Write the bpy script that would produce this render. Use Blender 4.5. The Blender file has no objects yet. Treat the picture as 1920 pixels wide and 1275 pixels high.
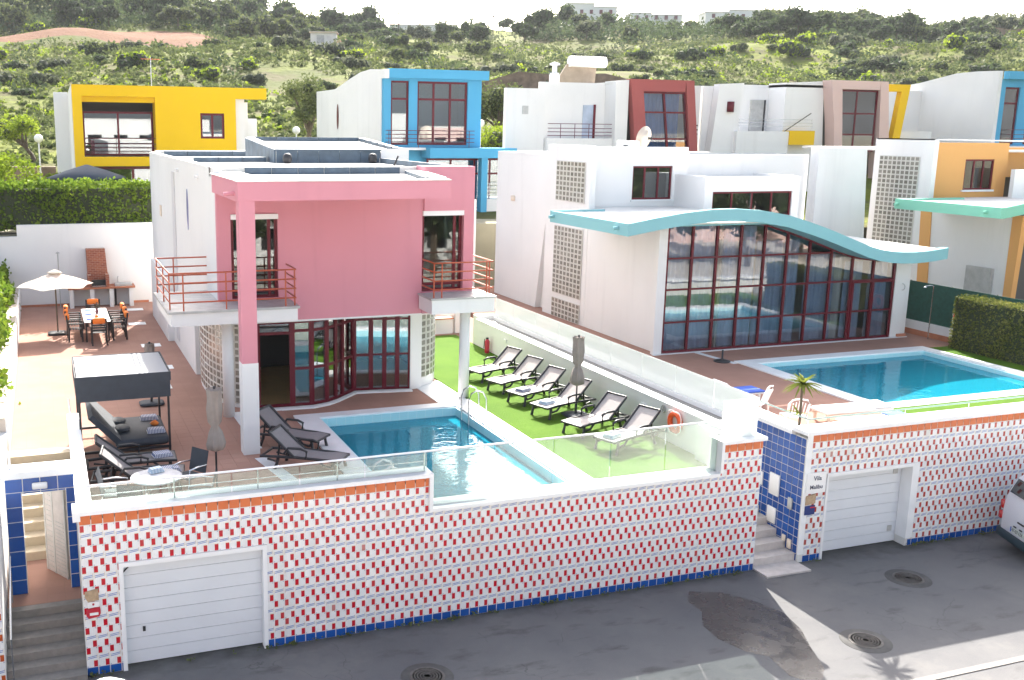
import bpy, math, random
import numpy as np
from mathutils import Vector, Matrix
random.seed(7); RNG = np.random.default_rng(11)
R = math.radians
SC = bpy.context.scene
COL = SC.collection

# ------------------------------------------------------------------ camera
cam_d = bpy.data.cameras.new('camera'); cam = bpy.data.objects.new('camera', cam_d); COL.objects.link(cam)
cam_d.sensor_width = 36; cam_d.lens = 36*1914.6/1920; cam_d.shift_x = 200/1920
cam_d.clip_start = .1; cam_d.clip_end = 6000
YAW, PIT, ROL = .3424, .2051, -.0101
_f0 = Vector((math.sin(YAW), math.cos(YAW), 0)); _r0 = Vector((math.cos(YAW), -math.sin(YAW), 0)); _up = Vector((0, 0, 1))
_f = _f0*math.cos(PIT)-_up*math.sin(PIT); _d = -(_f0*math.sin(PIT)+_up*math.cos(PIT))
_rr = _r0*math.cos(ROL)+_d*math.sin(ROL); _dd = -_r0*math.sin(ROL)+_d*math.cos(ROL)
cam.matrix_world = Matrix(((_rr.x, -_dd.x, -_f.x, 0), (_rr.y, -_dd.y, -_f.y, 0), (_rr.z, -_dd.z, -_f.z, 7.5), (0, 0, 0, 1)))
SC.camera = cam
# ------------------------------------------------------------------ sky, sun, exposure
SUNV = Vector((.475, 1.27, 1.0)).normalized()
world = bpy.data.worlds.new('World'); SC.world = world; world.use_nodes = True
wn = world.node_tree; wn.nodes.clear()
sky = wn.nodes.new('ShaderNodeTexSky'); sky.sky_type = 'NISHITA'; sky.sun_disc = False
sky.sun_elevation = math.asin(SUNV.z); sky.sun_rotation = math.atan2(SUNV.x, SUNV.y)
sky.air_density = 1.0; sky.dust_density = 4.5; sky.ozone_density = .6
bg = wn.nodes.new('ShaderNodeBackground'); bg.inputs[1].default_value = .14
wo = wn.nodes.new('ShaderNodeOutputWorld'); hs = wn.nodes.new('ShaderNodeHueSaturation'); hs.inputs['Saturation'].default_value = .62; wn.links.new(sky.outputs[0], hs.inputs['Color']); wn.links.new(hs.outputs[0], bg.inputs[0]); wn.links.new(bg.outputs[0], wo.inputs[0])
sd = bpy.data.lights.new('sun', 'SUN'); sd.energy = 4.7; sd.angle = R(.55); sd.color = (1, .95, .86)
sun = bpy.data.objects.new('sun', sd); COL.objects.link(sun); sun.location = (20, 60, 60)
sun.rotation_euler = (-SUNV).to_track_quat('-Z', 'Y').to_euler()
SC.view_settings.view_transform = 'Standard'; SC.view_settings.look = 'None'
SC.view_settings.exposure = 1.8; SC.view_settings.gamma = 1
SC.cycles.max_bounces = 8; SC.cycles.diffuse_bounces = 4; SC.cycles.glossy_bounces = 4; SC.cycles.transparent_max_bounces = 16
SC.cycles.transmission_bounces = 4; SC.cycles.caustics_reflective = False; SC.cycles.caustics_refractive = False
SC.cycles.sample_clamp_indirect = 4; SC.cycles.volume_bounces = 0
HAZE = .00014

# ------------------------------------------------------------------ materials
class NT:
    def __init__(s, name):
        s.m = bpy.data.materials.new(name); s.m.use_nodes = True; s.t = s.m.node_tree; s.t.nodes.clear()
        s.out = s.n('OutputMaterial')
    def n(s, k, **kw):
        x = s.t.nodes.new('ShaderNode'+k)
        for a, b in kw.items(): setattr(x, a, b)
        return x
    def l(s, a, b): s.t.links.new(a, b)
    def put(s, inp, v):
        if isinstance(v, bpy.types.NodeSocket): s.l(v, inp)
        elif isinstance(v, tuple) and len(v) == 3 and inp.type == 'RGBA': inp.default_value = (*v, 1)
        else: inp.default_value = v
    def math(s, op, a, b=0.0, c=None):
        x = s.n('Math', operation=op); s.put(x.inputs[0], a); s.put(x.inputs[1], b)
        if c is not None: s.put(x.inputs[2], c)
        return x.outputs[0]
    def mix(s, f, a, b):
        x = s.n('Mix', data_type='RGBA'); s.put(x.inputs[0], f); s.put(x.inputs[6], a); s.put(x.inputs[7], b); return x.outputs[2]
    def vec(s, kind='obj'):
        if kind == 'obj': return s.n('TexCoord').outputs['Object']
        if kind == 'uv': return s.n('TexCoord').outputs['UV']
        return s.n('NewGeometry').outputs['Position']
    def noise(s, v, scale, detail=4, rough=.55, sx=None):
        if sx:
            mp = s.n('Mapping'); s.l(v, mp.inputs[0]); mp.inputs['Scale'].default_value = sx; v = mp.outputs[0]
        x = s.n('TexNoise'); s.l(v, x.inputs['Vector']); x.inputs['Scale'].default_value = scale
        x.inputs['Detail'].default_value = detail; x.inputs['Roughness'].default_value = rough; return x.outputs[0]
    def ramp(s, f, lo, hi): 
        x = s.n('MapRange'); s.put(x.inputs[0], f); x.inputs[1].default_value = lo; x.inputs[2].default_value = hi; return x.outputs[0]
    def bump(s, h, st=.3, dist=.02):
        x = s.n('Bump'); x.inputs['Strength'].default_value = st; x.inputs['Distance'].default_value = dist; s.l(h, x.inputs['Height']); return x.outputs[0]
    def bsdf(s, col, rough=.6, normal=None, metal=0, spec=.5, coat=0, sss=None):
        b = s.n('BsdfPrincipled'); s.put(b.inputs['Base Color'], col); s.put(b.inputs['Roughness'], rough)
        b.inputs['Metallic'].default_value = metal; b.inputs['Specular IOR Level'].default_value = spec
        b.inputs['Coat Weight'].default_value = coat
        if normal is not None: s.l(normal, b.inputs['Normal'])
        return b.outputs[0]
    def done(s, sh): s.l(sh, s.out.inputs[0]); return s.m

def plain(name, col, rough=.5, metal=0, var=.0, scale=3, bump=0, spec=.5, coat=0):
    t = NT(name); c = col; nrm = None
    if var:
        nz = t.noise(t.vec('pos'), scale, 5); c = t.mix(t.ramp(nz, .3, .7), tuple(x*(1-var) for x in col), tuple(min(1, x*(1+var)) for x in col))
        if bump: nrm = t.bump(t.noise(t.vec('pos'), scale*14, 3), bump, .01)
    return t.done(t.bsdf(c, rough, nrm, metal, spec, coat))

def plaster(name, col, dirt=.12):
    t = NT(name); p = t.vec('pos')
    big = t.noise(p, .35, 5); streak = t.noise(p, 1.0, 4, .6, (2.2, 2.2, .18)); fine = t.noise(p, 60, 2)
    c = t.mix(t.ramp(big, .35, .75), col, tuple(x*(1-dirt*.6) for x in col))
    c = t.mix(t.math('MULTIPLY', t.ramp(streak, .55, .8), dirt*2.2), c, tuple(x*.72 for x in col))
    return t.done(t.bsdf(c, .82, t.bump(fine, .35, .006), spec=.25))

M = {}
M['white'] = plaster('white_plaster', (.78, .775, .77), .13)
M['white2'] = plaster('weathered_white_plaster', (.72, .715, .70), .14)
M['pink'] = plaster('pink_plaster', (.64, .275, .33), .13)
M['yellow'] = plaster('yellow_plaster', (.80, .50, .01), .06)
M['blue'] = plaster('blue_plaster', (.085, .36, .58), .06)
M['red'] = plaster('brick_red_plaster', (.34, .09, .085), .1)
M['rose'] = plaster('pale_rose_plaster', (.66, .48, .44), .06)
M['orange_wall'] = plaster('orange_plaster', (.70, .37, .13), .06)
M['turq'] = plaster('turquoise_paint', (.22, .45, .49), .05)
M['mint'] = plaster('mint_paint', (.23, .56, .42), .05)
M['coping'] = plain('white_coping', (.76, .77, .78), .45, var=.05, scale=2)
M['greystone'] = plain('grey_stone', (.42, .42, .41), .6, var=.15, scale=4)
M['frame'] = plain('dark_red_frame', (.115, .004, .014), .4, spec=.3)
M['rail_red'] = plain('rust_red_paint', (.42, .085, .035), .4)
M['rail_dark'] = plain('maroon_paint', (.12, .025, .04), .4)
M['whitemetal'] = plain('white_painted_steel', (.75, .75, .77), .35)
M['steel'] = plain('stainless_steel', (.62, .63, .65), .22, metal=1)
M['roofwhite'] = plain('pale_roof_screed', (.66, .65, .62), .8, var=.12, scale=1.2, bump=.3)
M['felt'] = plain('blue_grey_roof_felt', (.075, .11, .15), .6, var=.25, scale=2.5, bump=.4)
M['black'] = plain('black_plastic', (.018, .018, .022), .4)
M['charcoal'] = plain('charcoal_fabric', (.035, .042, .055), .75, var=.12, scale=6, bump=.3)
M['taupe'] = plain('taupe_mesh_fabric', (.42, .38, .36), .75, var=.06, scale=8, bump=.2)
M['greymesh'] = plain('grey_mesh_fabric', (.20, .185, .19), .75, var=.06, scale=8, bump=.2)
M['umb'] = plain('grey_taupe_canvas', (.26, .225, .205), .85, var=.1, scale=5, bump=.3)
M['orange'] = plain('orange_cloth', (.85, .22, .03), .8, var=.08, scale=9, bump=.3)
M['white_plastic'] = plain('white_plastic', (.78, .78, .78), .35)
M['bluecloth'] = plain('royal_blue_cloth', (.03, .10, .50), .8)
M['beigecloth'] = plain('cream_cloth', (.70, .60, .50), .85, var=.05)
M['greentank'] = plain('green_mesh_screen', (.012, .075, .055), .8, var=.2, scale=8)
M['lifebuoy'] = plain('orange_lifebuoy', (.80, .10, .02), .45)
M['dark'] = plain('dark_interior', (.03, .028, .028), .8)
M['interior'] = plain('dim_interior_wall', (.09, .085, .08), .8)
M['stone_dark'] = plain('brown_stone', (.20, .14, .10), .9, var=.35, scale=1.4, bump=.6)
M['bark'] = plain('bark', (.10, .075, .05), .9, var=.3, scale=5, bump=.5)
M['rubber'] = plain('rubber', (.02, .02, .02), .8)
M['redlamp'] = plain('red_lamp_lens', (.45, .01, .012), .2, coat=.5)
M['beige_step'] = plain('beige_limestone_step', (.52, .43, .31), .7, var=.1, scale=5, bump=.2)
M['grey_step'] = plain('grey_granite_step', (.20, .185, .17), .75, var=.12, scale=9, bump=.3)
M['pale_step'] = plain('pale_stone_step', (.48, .44, .42), .7, var=.12, scale=6, bump=.2)
M['panel'] = plain('white_garage_panel', (.66, .69, .73), .4, var=.03, scale=1.5)
M['grout'] = plain('pale_grout', (.62, .62, .60), .9)
M['terragrout'] = plain('terracotta_grout', (.30, .17, .13), .95)
M['letter'] = plain('navy_lettering', (.01, .03, .09), .6)
M['plate'] = plain('number_plate', (.62, .66, .60), .4)
M['signred'] = plain('sign_red', (.45, .01, .03), .4)
M['bronze'] = plain('beige_stone_plaque', (.38, .27, .17), .6, var=.25, scale=14)
M['navy'] = plain('navy_enamel', (.01, .03, .16), .35)
M['solar'] = plain('solar_panel_back', (.34, .27, .20), .6, var=.2, scale=2)
M['carpaint'] = plain('white_car_paint', (.70, .72, .76), .25, coat=.8)
M['carglass'] = plain('dark_car_glass', (.01, .014, .018), .06, coat=1)
M['globe'] = plain('opal_lamp_globe', (.82, .82, .80), .3)
M['curtain'] = plain('sheer_grey_curtain', (.40, .46, .56), .9, var=.15, scale=1.5)
M['curtainw'] = plain('cream_curtain', (.60, .56, .50), .9)
def mosaic():
    t = NT('pool_mosaic'); p = t.vec('pos'); sp = t.n('SeparateXYZ'); t.l(p, sp.inputs[0]); m = None
    for k in range(3):
        f = t.math('LESS_THAN', t.math('FRACT', t.math('MULTIPLY', sp.outputs[k], 4.0)), .07); m = f if m is None else t.math('MAXIMUM', m, f)
    c = t.mix(t.noise(p, 3, 4), (.40, .74, .80), (.48, .80, .85)); c = t.mix(t.math('MULTIPLY', m, .45), c, (.72, .86, .88))
    return t.done(t.bsdf(c, .35))
M['water_tile'] = mosaic()
M['redtile'] = plain('terracotta_ridge', (.45, .17, .09), .7, var=.15, scale=3)

def brick_mat():
    t = NT('barbecue_brick'); v = t.vec('obj'); mp = t.n('Mapping'); mp.inputs['Rotation'].default_value = (R(90), 0, 0); t.l(v, mp.inputs[0])
    b = t.n('TexBrick'); t.l(mp.outputs[0], b.inputs['Vector']); b.inputs['Scale'].default_value = 1
    b.inputs['Brick Width'].default_value = .2; b.inputs['Row Height'].default_value = .075; b.inputs['Mortar Size'].default_value = .008
    b.inputs['Color1'].default_value = (.34, .10, .05, 1); b.inputs['Color2'].default_value = (.24, .06, .035, 1); b.inputs['Mortar'].default_value = (.38, .22, .16, 1)
    return t.done(t.bsdf(b.outputs[0], .85))
M['brick'] = brick_mat()

def tile_pattern(name, red):
    t = NT(name); uv = t.vec('uv'); sp = t.n('SeparateXYZ'); t.l(uv, sp.inputs[0]); u, v = sp.outputs[0], sp.outputs[1]
    def rect(a, b, c, d):
        m = t.math('MULTIPLY', t.math('GREATER_THAN', u, a), t.math('LESS_THAN', u, b))
        return t.math('MULTIPLY', m, t.math('MULTIPLY', t.math('GREATER_THAN', v, c), t.math('LESS_THAN', v, d)))
    info = t.n('ObjectInfo').outputs['Random']
    base = t.mix(info, (.71, .715, .72), (.79, .79, .79))
    fine = t.noise(t.vec('pos'), 6, 3)
    base = t.mix(t.ramp(fine, .45, .8), base, (.66, .66, .65))
    c = base
    for a in (rect(.52, .535, .12, .95), rect(.72, .735, .12, .95)): c = t.mix(t.math('MULTIPLY', a, .35), c, (.35, .42, .55))
    yel = (.62, .45, .18)
    c = t.mix(t.math('MULTIPLY', rect(.04, .39, .30, .35), .7), c, yel)
    c = t.mix(t.math('MULTIPLY', rect(.90, .94, .0, .30), .8), c, yel)
    c = t.mix(t.math('MULTIPLY', rect(.05, .08, .0, .16), .6), c, yel)
    c = t.mix(rect(.04, .385, .35, .98), c, red)
    c = t.mix(t.math('MULTIPLY', rect(.86, .96, .88, .98), .75), c, (.16, .25, .40))
    ln = t.math('ABSOLUTE', t.math('SUBTRACT', v, t.math('MULTIPLY_ADD', u, .13, .0)))
    st = t.math('MULTIPLY', t.math('LESS_THAN', ln, .042), t.math('MULTIPLY', t.math('GREATER_THAN', u, .10), t.math('LESS_THAN', u, .92)))
    c = t.mix(t.math('MULTIPLY', st, .9), c, (.12, .20, .46))
    pz = t.n('SeparateXYZ'); t.l(t.vec('pos'), pz.inputs[0]); stn = t.noise(t.vec('pos'), 1.6, 5, .6, (1.6, 1.6, .22))
    c = t.mix(t.math('MULTIPLY', t.ramp(stn, .52, .75), .20), c, (.40, .36, .30))
    c = t.mix(t.math('MULTIPLY', t.math('GREATER_THAN', info, .985), .35), c, (.45, .44, .40))
    return t.done(t.bsdf(c, t.math('MULTIPLY_ADD', info, .2, .15), t.bump(t.noise(t.vec('pos'), 9, 2), .12, .01), spec=.5))
M['tile'] = tile_pattern('patterned_tile', (.46, .003, .016))
M['tile2'] = tile_pattern('faded_patterned_tile', (.38, .04, .03))
M['tile3'] = tile_pattern('orange_patterned_tile', (.42, .08, .02))

def glazed(name, c1, c2, rough=.2):
    t = NT(name); r = t.n('ObjectInfo').outputs['Random']; nz = t.noise(t.vec('pos'), 5, 4)
    c = t.mix(t.math('MULTIPLY_ADD', r, .5, t.math('MULTIPLY', nz, .5)), c1, c2)
    return t.done(t.bsdf(c, rough, t.bump(nz, .1, .01), spec=.12 if rough > .5 else .5))
M['bluetile'] = glazed('royal_blue_glazed_tile', (.005, .045, .22), (.01, .10, .42), .15)
M['orangetile'] = glazed('orange_glazed_tile', (.52, .11, .025), (.60, .15, .035), .35)
M['floortile'] = glazed('terracotta_floor_tile', (.35, .20, .155), (.42, .245, .19), .9)

def terracotta_floor():
    t = NT('terracotta_paving'); p = t.vec('pos'); b = t.n('TexBrick'); b.offset = 0; t.l(p, b.inputs['Vector'])
    b.inputs['Scale'].default_value = 1; b.inputs['Brick Width'].default_value = .33; b.inputs['Row Height'].default_value = .33; b.inputs['Mortar Size'].default_value = .006
    b.inputs['Color1'].default_value = (.39, .225, .175, 1); b.inputs['Color2'].default_value = (.36, .205, .16, 1); b.inputs['Mortar'].default_value = (.32, .19, .15, 1)
    c = t.mix(t.ramp(t.noise(p, .8, 5), .35, .8), b.outputs[0], (.31, .175, .135))
    return t.done(t.bsdf(c, .9, t.bump(b.outputs['Fac'], -.15, .004), spec=.12))
M['terracotta'] = terracotta_floor()

def asphalt():
    t = NT('worn_concrete_road'); p = t.vec('pos')
    c = t.mix(t.ramp(t.noise(p, .45, 7, .65), .3, .72), (.105, .105, .112), (.155, .152, .152))
    c = t.mix(t.math('MULTIPLY', t.ramp(t.noise(p, .9, 6, .6, (1, 2.5, 1)), .57, .72), .75), c, (.06, .059, .058))
    c = t.mix(t.math('MULTIPLY', t.ramp(t.noise(p, 40, 3), .45, .8), .3), c, (.19, .18, .17))
    c = t.mix(t.math('MULTIPLY', t.ramp(t.noise(p, .35, 5, .7), .56, .64), .5), c, (.17, .165, .16))
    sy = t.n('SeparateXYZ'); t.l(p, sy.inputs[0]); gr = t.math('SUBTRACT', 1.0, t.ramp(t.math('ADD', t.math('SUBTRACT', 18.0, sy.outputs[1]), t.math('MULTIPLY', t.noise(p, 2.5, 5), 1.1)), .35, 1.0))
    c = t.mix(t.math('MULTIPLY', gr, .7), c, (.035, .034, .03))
    vo = t.n('TexVoronoi', feature='DISTANCE_TO_EDGE'); vo.inputs['Scale'].default_value = .33
    dn = t.n('TexNoise'); dn.inputs['Scale'].default_value = 1.3; dn.inputs['Detail'].default_value = 5; t.l(p, dn.inputs['Vector'])
    va = t.n('VectorMath', operation='ADD'); t.l(p, va.inputs[0]); t.l(dn.outputs['Color'], va.inputs[1]); t.l(va.outputs[0], vo.inputs['Vector'])
    c = t.mix(t.math('MULTIPLY', t.math('MULTIPLY', t.math('LESS_THAN', vo.outputs[0], .0022), t.math('GREATER_THAN', t.noise(p, .5, 2), .52)), .6), c, (.07, .07, .07))
    return t.done(t.bsdf(c, .85, t.bump(t.noise(p, 55, 4), .5, .01), spec=.3))
M['road'] = asphalt()

def lawn():
    t = NT('bright_artificial_turf'); p = t.vec('pos')
    c = t.mix(t.ramp(t.noise(p, 1.1, 5), .3, .7), (.068, .15, .009), (.095, .19, .013))
    c = t.mix(t.math('MULTIPLY', t.ramp(t.noise(p, 90, 2), .45, .7), .5), c, (.035, .09, .005))
    c = t.mix(t.math('MULTIPLY', t.ramp(t.noise(p, 1.5, 4, .6, (1, 6, 1)), .52, .8), .3), c, (.13, .19, .035))
    return t.done(t.bsdf(c, .9, t.bump(t.noise(p, 120, 2), .8, .02), spec=.1))
M['lawn'] = lawn()

def water():
    t = NT('pool_water'); p = t.vec('pos')
    nb = t.bump(t.math('ADD', t.noise(p, 2.4, 3, .5, (1, 1.6, 1)), t.math('MULTIPLY', t.noise(p, 9, 2), .25)), .16, .05)
    tr = t.n('BsdfTransparent'); tr.inputs[0].default_value = (.30, .86, .97, 1)
    gl = t.n('BsdfGlossy'); gl.inputs['Roughness'].default_value = .02; gl.inputs[0].default_value = (.9, .95, 1, 1); t.l(nb, gl.inputs['Normal'])
    fr = t.n('Fresnel'); fr.inputs[0].default_value = 1.33; t.l(nb, fr.inputs['Normal'])
    df = t.n('BsdfDiffuse'); df.inputs[0].default_value = (.02, .46, .64, 1)
    m0 = t.n('MixShader'); m0.inputs[0].default_value = .44; t.l(tr.outputs[0], m0.inputs[1]); t.l(df.outputs[0], m0.inputs[2])
    m = t.n('MixShader'); t.l(t.math('MULTIPLY_ADD', fr.outputs[0], .95, .0), m.inputs[0]); t.l(m0.outputs[0], m.inputs[1]); t.l(gl.outputs[0], m.inputs[2])
    return t.done(m.outputs[0])
M['water'] = water()

def glass(name, tint, refl=1.0, ior=1.5, haze=0., hcol=(.74, .77, .76)):
    t = NT(name)
    tr = t.n('BsdfTransparent'); tr.inputs[0].default_value = (*tint, 1)
    gl = t.n('BsdfGlossy'); gl.inputs['Roughness'].default_value = .015; gl.inputs[0].default_value = (1, 1, 1, 1)
    fr = t.n('Fresnel'); fr.inputs[0].default_value = ior
    src = tr.outputs[0]
    if haze:
        d = t.n('BsdfDiffuse'); d.inputs[0].default_value = (*hcol, 1); tl = t.n('BsdfTranslucent'); tl.inputs[0].default_value = (*hcol, 1)
        a = t.n('MixShader'); a.inputs[0].default_value = .42; t.l(d.outputs[0], a.inputs[1]); t.l(tl.outputs[0], a.inputs[2])
        b = t.n('MixShader'); b.inputs[0].default_value = haze; t.l(src, b.inputs[1]); t.l(a.outputs[0], b.inputs[2]); src = b.outputs[0]
    m = t.n('MixShader'); t.l(t.math('MULTIPLY', fr.outputs[0], refl), m.inputs[0]); t.l(src, m.inputs[1]); t.l(gl.outputs[0], m.inputs[2])
    return t.done(m.outputs[0])
M['glass'] = glass('clear_fence_glass', (.84, .92, .90), 1.5, haze=.018)
M['frost'] = glass('frosted_white_glass', (.9, .95, .93), .5, haze=.93)
M['halffrost'] = glass('half_frosted_glass', (.9, .95, .93), .6, haze=.6, hcol=(.92, .95, .94))
M['winglass'] = glass('window_glass', (.5, .56, .58), 2.2, 1.5)
M['winmirror'] = glass('reflective_window_glass', (.62, .70, .76), 3.4, 1.52)
M['winclear'] = glass('curtain_wall_glass', (.62, .70, .80), 2.9, 1.5)

def glassblock():
    t = NT('glass_block'); p = t.vec('uv'); sp = t.n('SeparateXYZ'); t.l(p, sp.inputs[0])
    d = t.math('MAXIMUM', t.math('ABSOLUTE', t.math('SUBTRACT', sp.outputs[0], .5)), t.math('ABSOLUTE', t.math('SUBTRACT', sp.outputs[1], .5)))
    r = t.n('ObjectInfo').outputs['Random']
    c = t.mix(t.math('GREATER_THAN', d, .40), t.mix(r, (.15, .145, .125), (.25, .24, .21)), (.60, .59, .55))
    return t.done(t.bsdf(c, .12, t.bump(t.noise(t.vec('pos'), 12, 2), .3, .02), spec=.6))
M['block'] = glassblock()

def leafmat(name, c1, c2, trans=.35):
    t = NT(name); r = t.n('NewGeometry').outputs['Random Per Island']; nz = t.noise(t.vec('pos'), .5, 3)
    c = t.mix(r, c1, c2); c = t.mix(t.ramp(nz, .4, .7), c, tuple(x*.8 for x in c1))
    d = t.n('BsdfDiffuse'); t.l(c, d.inputs[0]); tl = t.n('BsdfTranslucent'); t.l(c, tl.inputs[0])
    g = t.n('BsdfGlossy'); g.inputs['Roughness'].default_value = .45; g.inputs[0].default_value = (.5, .5, .5, 1)
    a = t.n('MixShader'); a.inputs[0].default_value = trans; t.l(d.outputs[0], a.inputs[1]); t.l(tl.outputs[0], a.inputs[2])
    b = t.n('MixShader'); b.inputs[0].default_value = .015; t.l(a.outputs[0], b.inputs[1]); t.l(g.outputs[0], b.inputs[2])
    return t.done(b.outputs[0])
M['leaf_hedge'] = leafmat('hedge_leaves', (.10, .18, .02), (.25, .34, .035), .4)
M['leaf_hedge2'] = leafmat('clipped_hedge_leaves', (.09, .12, .025), (.27, .26, .07), .35)
M['leaf_dark'] = leafmat('dark_evergreen_leaves', (.055, .085, .04), (.11, .14, .055), .3)
M['leaf_mid'] = leafmat('olive_green_leaves', (.105, .135, .05), (.175, .20, .07), .3)
M['leaf_bright'] = leafmat('spring_green_leaves', (.17, .25, .02), (.30, .36, .035), .45)
M['leaf_pale'] = leafmat('pale_grey_green_leaves', (.12, .14, .08), (.18, .19, .11), .3)
M['core'] = plain('light_blocking_core', (.035, .045, .02), .95)  # dark solid filling added inside crowns and hedges to block light
M['palm'] = leafmat('palm_fronds', (.07, .12, .02), (.26, .28, .05), .35)

def hillmat():
    t = NT('scrubby_hillside'); p = t.vec('pos')
    n1 = t.noise(p, .035, 6, .6, (1, 2.2, 1)); n2 = t.noise(p, .16, 6, .65); n3 = t.noise(p, 1.2, 4)
    c = t.mix(t.ramp(n1, .38, .62), (.085, .10, .03), (.165, .19, .033))
    c = t.mix(t.math('MULTIPLY', t.ramp(n2, .46, .62), .9), c, (.105, .09, .05))
    c = t.mix(t.math('MULTIPLY', t.ramp(n3, .45, .75), .5), c, (.07, .09, .03))
    sp = t.n('SeparateXYZ'); t.l(p, sp.inputs[0])
    dd = t.math('ADD', t.math('MULTIPLY', sp.outputs[0], .3358), t.math('MULTIPLY', sp.outputs[1], .9419))
    ww = t.math('SUBTRACT', t.math('MULTIPLY', sp.outputs[0], .9419), t.math('MULTIPLY', sp.outputs[1], .3358))
    wob = t.math('MULTIPLY_ADD', t.noise(p, .06, 4), 26, -13)
    da = t.math('ADD', dd, wob)
    band = t.math('MULTIPLY', t.math('GREATER_THAN', da, 166), t.math('LESS_THAN', da, 190))
    band = t.math('MULTIPLY', band, t.math('LESS_THAN', t.math('ADD', ww, wob), -8))
    earth = t.mix(t.noise(p, .3, 5), (.12, .045, .03), (.20, .105, .07))
    c = t.mix(t.math('MULTIPLY', band, .9), c, earth)
    return t.done(t.bsdf(c, .95, t.bump(n3, .8, .3), spec=.05))
M['hill'] = hillmat()
M['ground'] = plain('dry_ground', (.26, .24, .17), .95, var=.25, scale=.2)

# ------------------------------------------------------------------ mesh builder
WL = {}
class MB:
    def __init__(s): s.v = []; s.f = []; s.m = []; s.uv = {}; s.sm = []
    def add(s, vs, fs, m=0, smooth=False, uvs=None):
        b = len(s.v); s.v += [tuple(x) for x in vs]
        for i, f in enumerate(fs):
            if uvs: s.uv[len(s.f)] = uvs[i]
            s.f.append(tuple(b+k for k in f)); s.m.append(m); s.sm.append(smooth)
        return s
    def box(s, x0, x1, y0, y1, z0, z1, m=0):
        v = [(x, y, z) for z in (z0, z1) for y in (y0, y1) for x in (x0, x1)]
        return s.add(v, [(0, 2, 3, 1), (4, 5, 7, 6), (0, 1, 5, 4), (2, 6, 7, 3), (0, 4, 6, 2), (1, 3, 7, 5)], m)
    def obox(s, c, size, rot, m=0):
        hx, hy, hz = [a/2 for a in size]; c = Vector(c)
        v = [c+rot@Vector((x, y, z)) for z in (-hz, hz) for y in (-hy, hy) for x in (-hx, hx)]
        return s.add(v, [(0, 2, 3, 1), (4, 5, 7, 6), (0, 1, 5, 4), (2, 6, 7, 3), (0, 4, 6, 2), (1, 3, 7, 5)], m)
    def rbox(s, x0, x1, y0, y1, z0, z1, r=.03, m=0):
        pts = []; n = 3
        for cx, cy, a0 in ((x1-r, y1-r, 0), (x0+r, y1-r, 90), (x0+r, y0+r, 180), (x1-r, y0+r, 270)):
            for k in range(n+1): a = R(a0+90*k/n); pts.append((cx+r*math.cos(a), cy+r*math.sin(a)))
        e = min(r, (z1-z0)/2.01)*.7
        rings = []
        for z, k in ((z0, .5), (z0+e, 0), (z1-e, 0), (z1, .6)):
            rings.append([((x-(x0+x1)/2)*(1-k*r*2/(x1-x0))+(x0+x1)/2, (y-(y0+y1)/2)*(1-k*r*2/(y1-y0))+(y0+y1)/2, z) for x, y in pts])
        N = len(pts); v = [p for q in rings for p in q]; f = []
        for j in range(3):
            for i in range(N): f.append((j*N+i, j*N+(i+1) % N, (j+1)*N+(i+1) % N, (j+1)*N+i))
        f.append(tuple(range(N-1, -1, -1))); f.append(tuple(range(3*N, 4*N)))
        return s.add(v, f, m, True)
    def prism(s, poly, ax, a, b, m=0):
        n = len(poly)
        def P(p, t): return (p[0], p[1], t) if ax == 'z' else ((p[0], t, p[1]) if ax == 'y' else (t, p[0], p[1]))
        v = [P(p, a) for p in poly]+[P(p, b) for p in poly]
        ar = sum(poly[i][0]*poly[(i+1) % n][1]-poly[(i+1) % n][0]*poly[i][1] for i in range(n))
        if ax == 'y': ar = -ar
        if (b < a): ar = -ar
        lo, hi = tuple(range(n-1, -1, -1)), tuple(range(n, 2*n)); sd = [(i, (i+1) % n, n+(i+1) % n, n+i) for i in range(n)]
        fs = [lo, hi]+sd
        if ar < 0: fs = [tuple(reversed(f)) for f in fs]
        return s.add(v, fs, m)
    def wall(s, x0, x1, z0, z1, y0, y1, holes=(), m=0):
        xs = sorted({x0, x1, *[h[0] for h in holes], *[h[1] for h in holes]}); zs = sorted({z0, z1, *[h[2] for h in holes], *[h[3] for h in holes]})
        for i in range(len(xs)-1):
            run = None
            for j in range(len(zs)-1):
                cx, cz = (xs[i]+xs[i+1])/2, (zs[j]+zs[j+1])/2
                hole = any(h[0] < cx < h[1] and h[2] < cz < h[3] for h in holes)
                if hole:
                    if run is not None: s.box(xs[i], xs[i+1], y0, y1, run, zs[j], m); run = None
                elif run is None: run = zs[j]
            if run is not None: s.box(xs[i], xs[i+1], y0, y1, run, z1, m)
        return s
    def tube(s, pts, r, n=8, m=0, cap=True):
        pts = [Vector(p) for p in pts]; rings = []; rr = r if isinstance(r, (list, tuple)) else [r]*len(pts)
        for i, p in enumerate(pts):
            d = (pts[min(i+1, len(pts)-1)]-pts[max(i-1, 0)]).normalized()
            a = d.cross(Vector((0, 0, 1)) if abs(d.z) < .9 else Vector((1, 0, 0))).normalized(); b = d.cross(a).normalized()
            rings.append([p+(a*math.cos(2*math.pi*k/n)+b*math.sin(2*math.pi*k/n))*rr[i] for k in range(n)])
        v = [q for rg in rings for q in rg]; f = []
        for j in range(len(pts)-1):
            for k in range(n): f.append((j*n+k, (j+1)*n+k, (j+1)*n+(k+1) % n, j*n+(k+1) % n))
        s.add(v, f, m, n > 5)
        if cap: s.add(rings[0], [tuple(range(n))], m); s.add(rings[-1], [tuple(range(n-1, -1, -1))], m)
        return s
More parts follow.
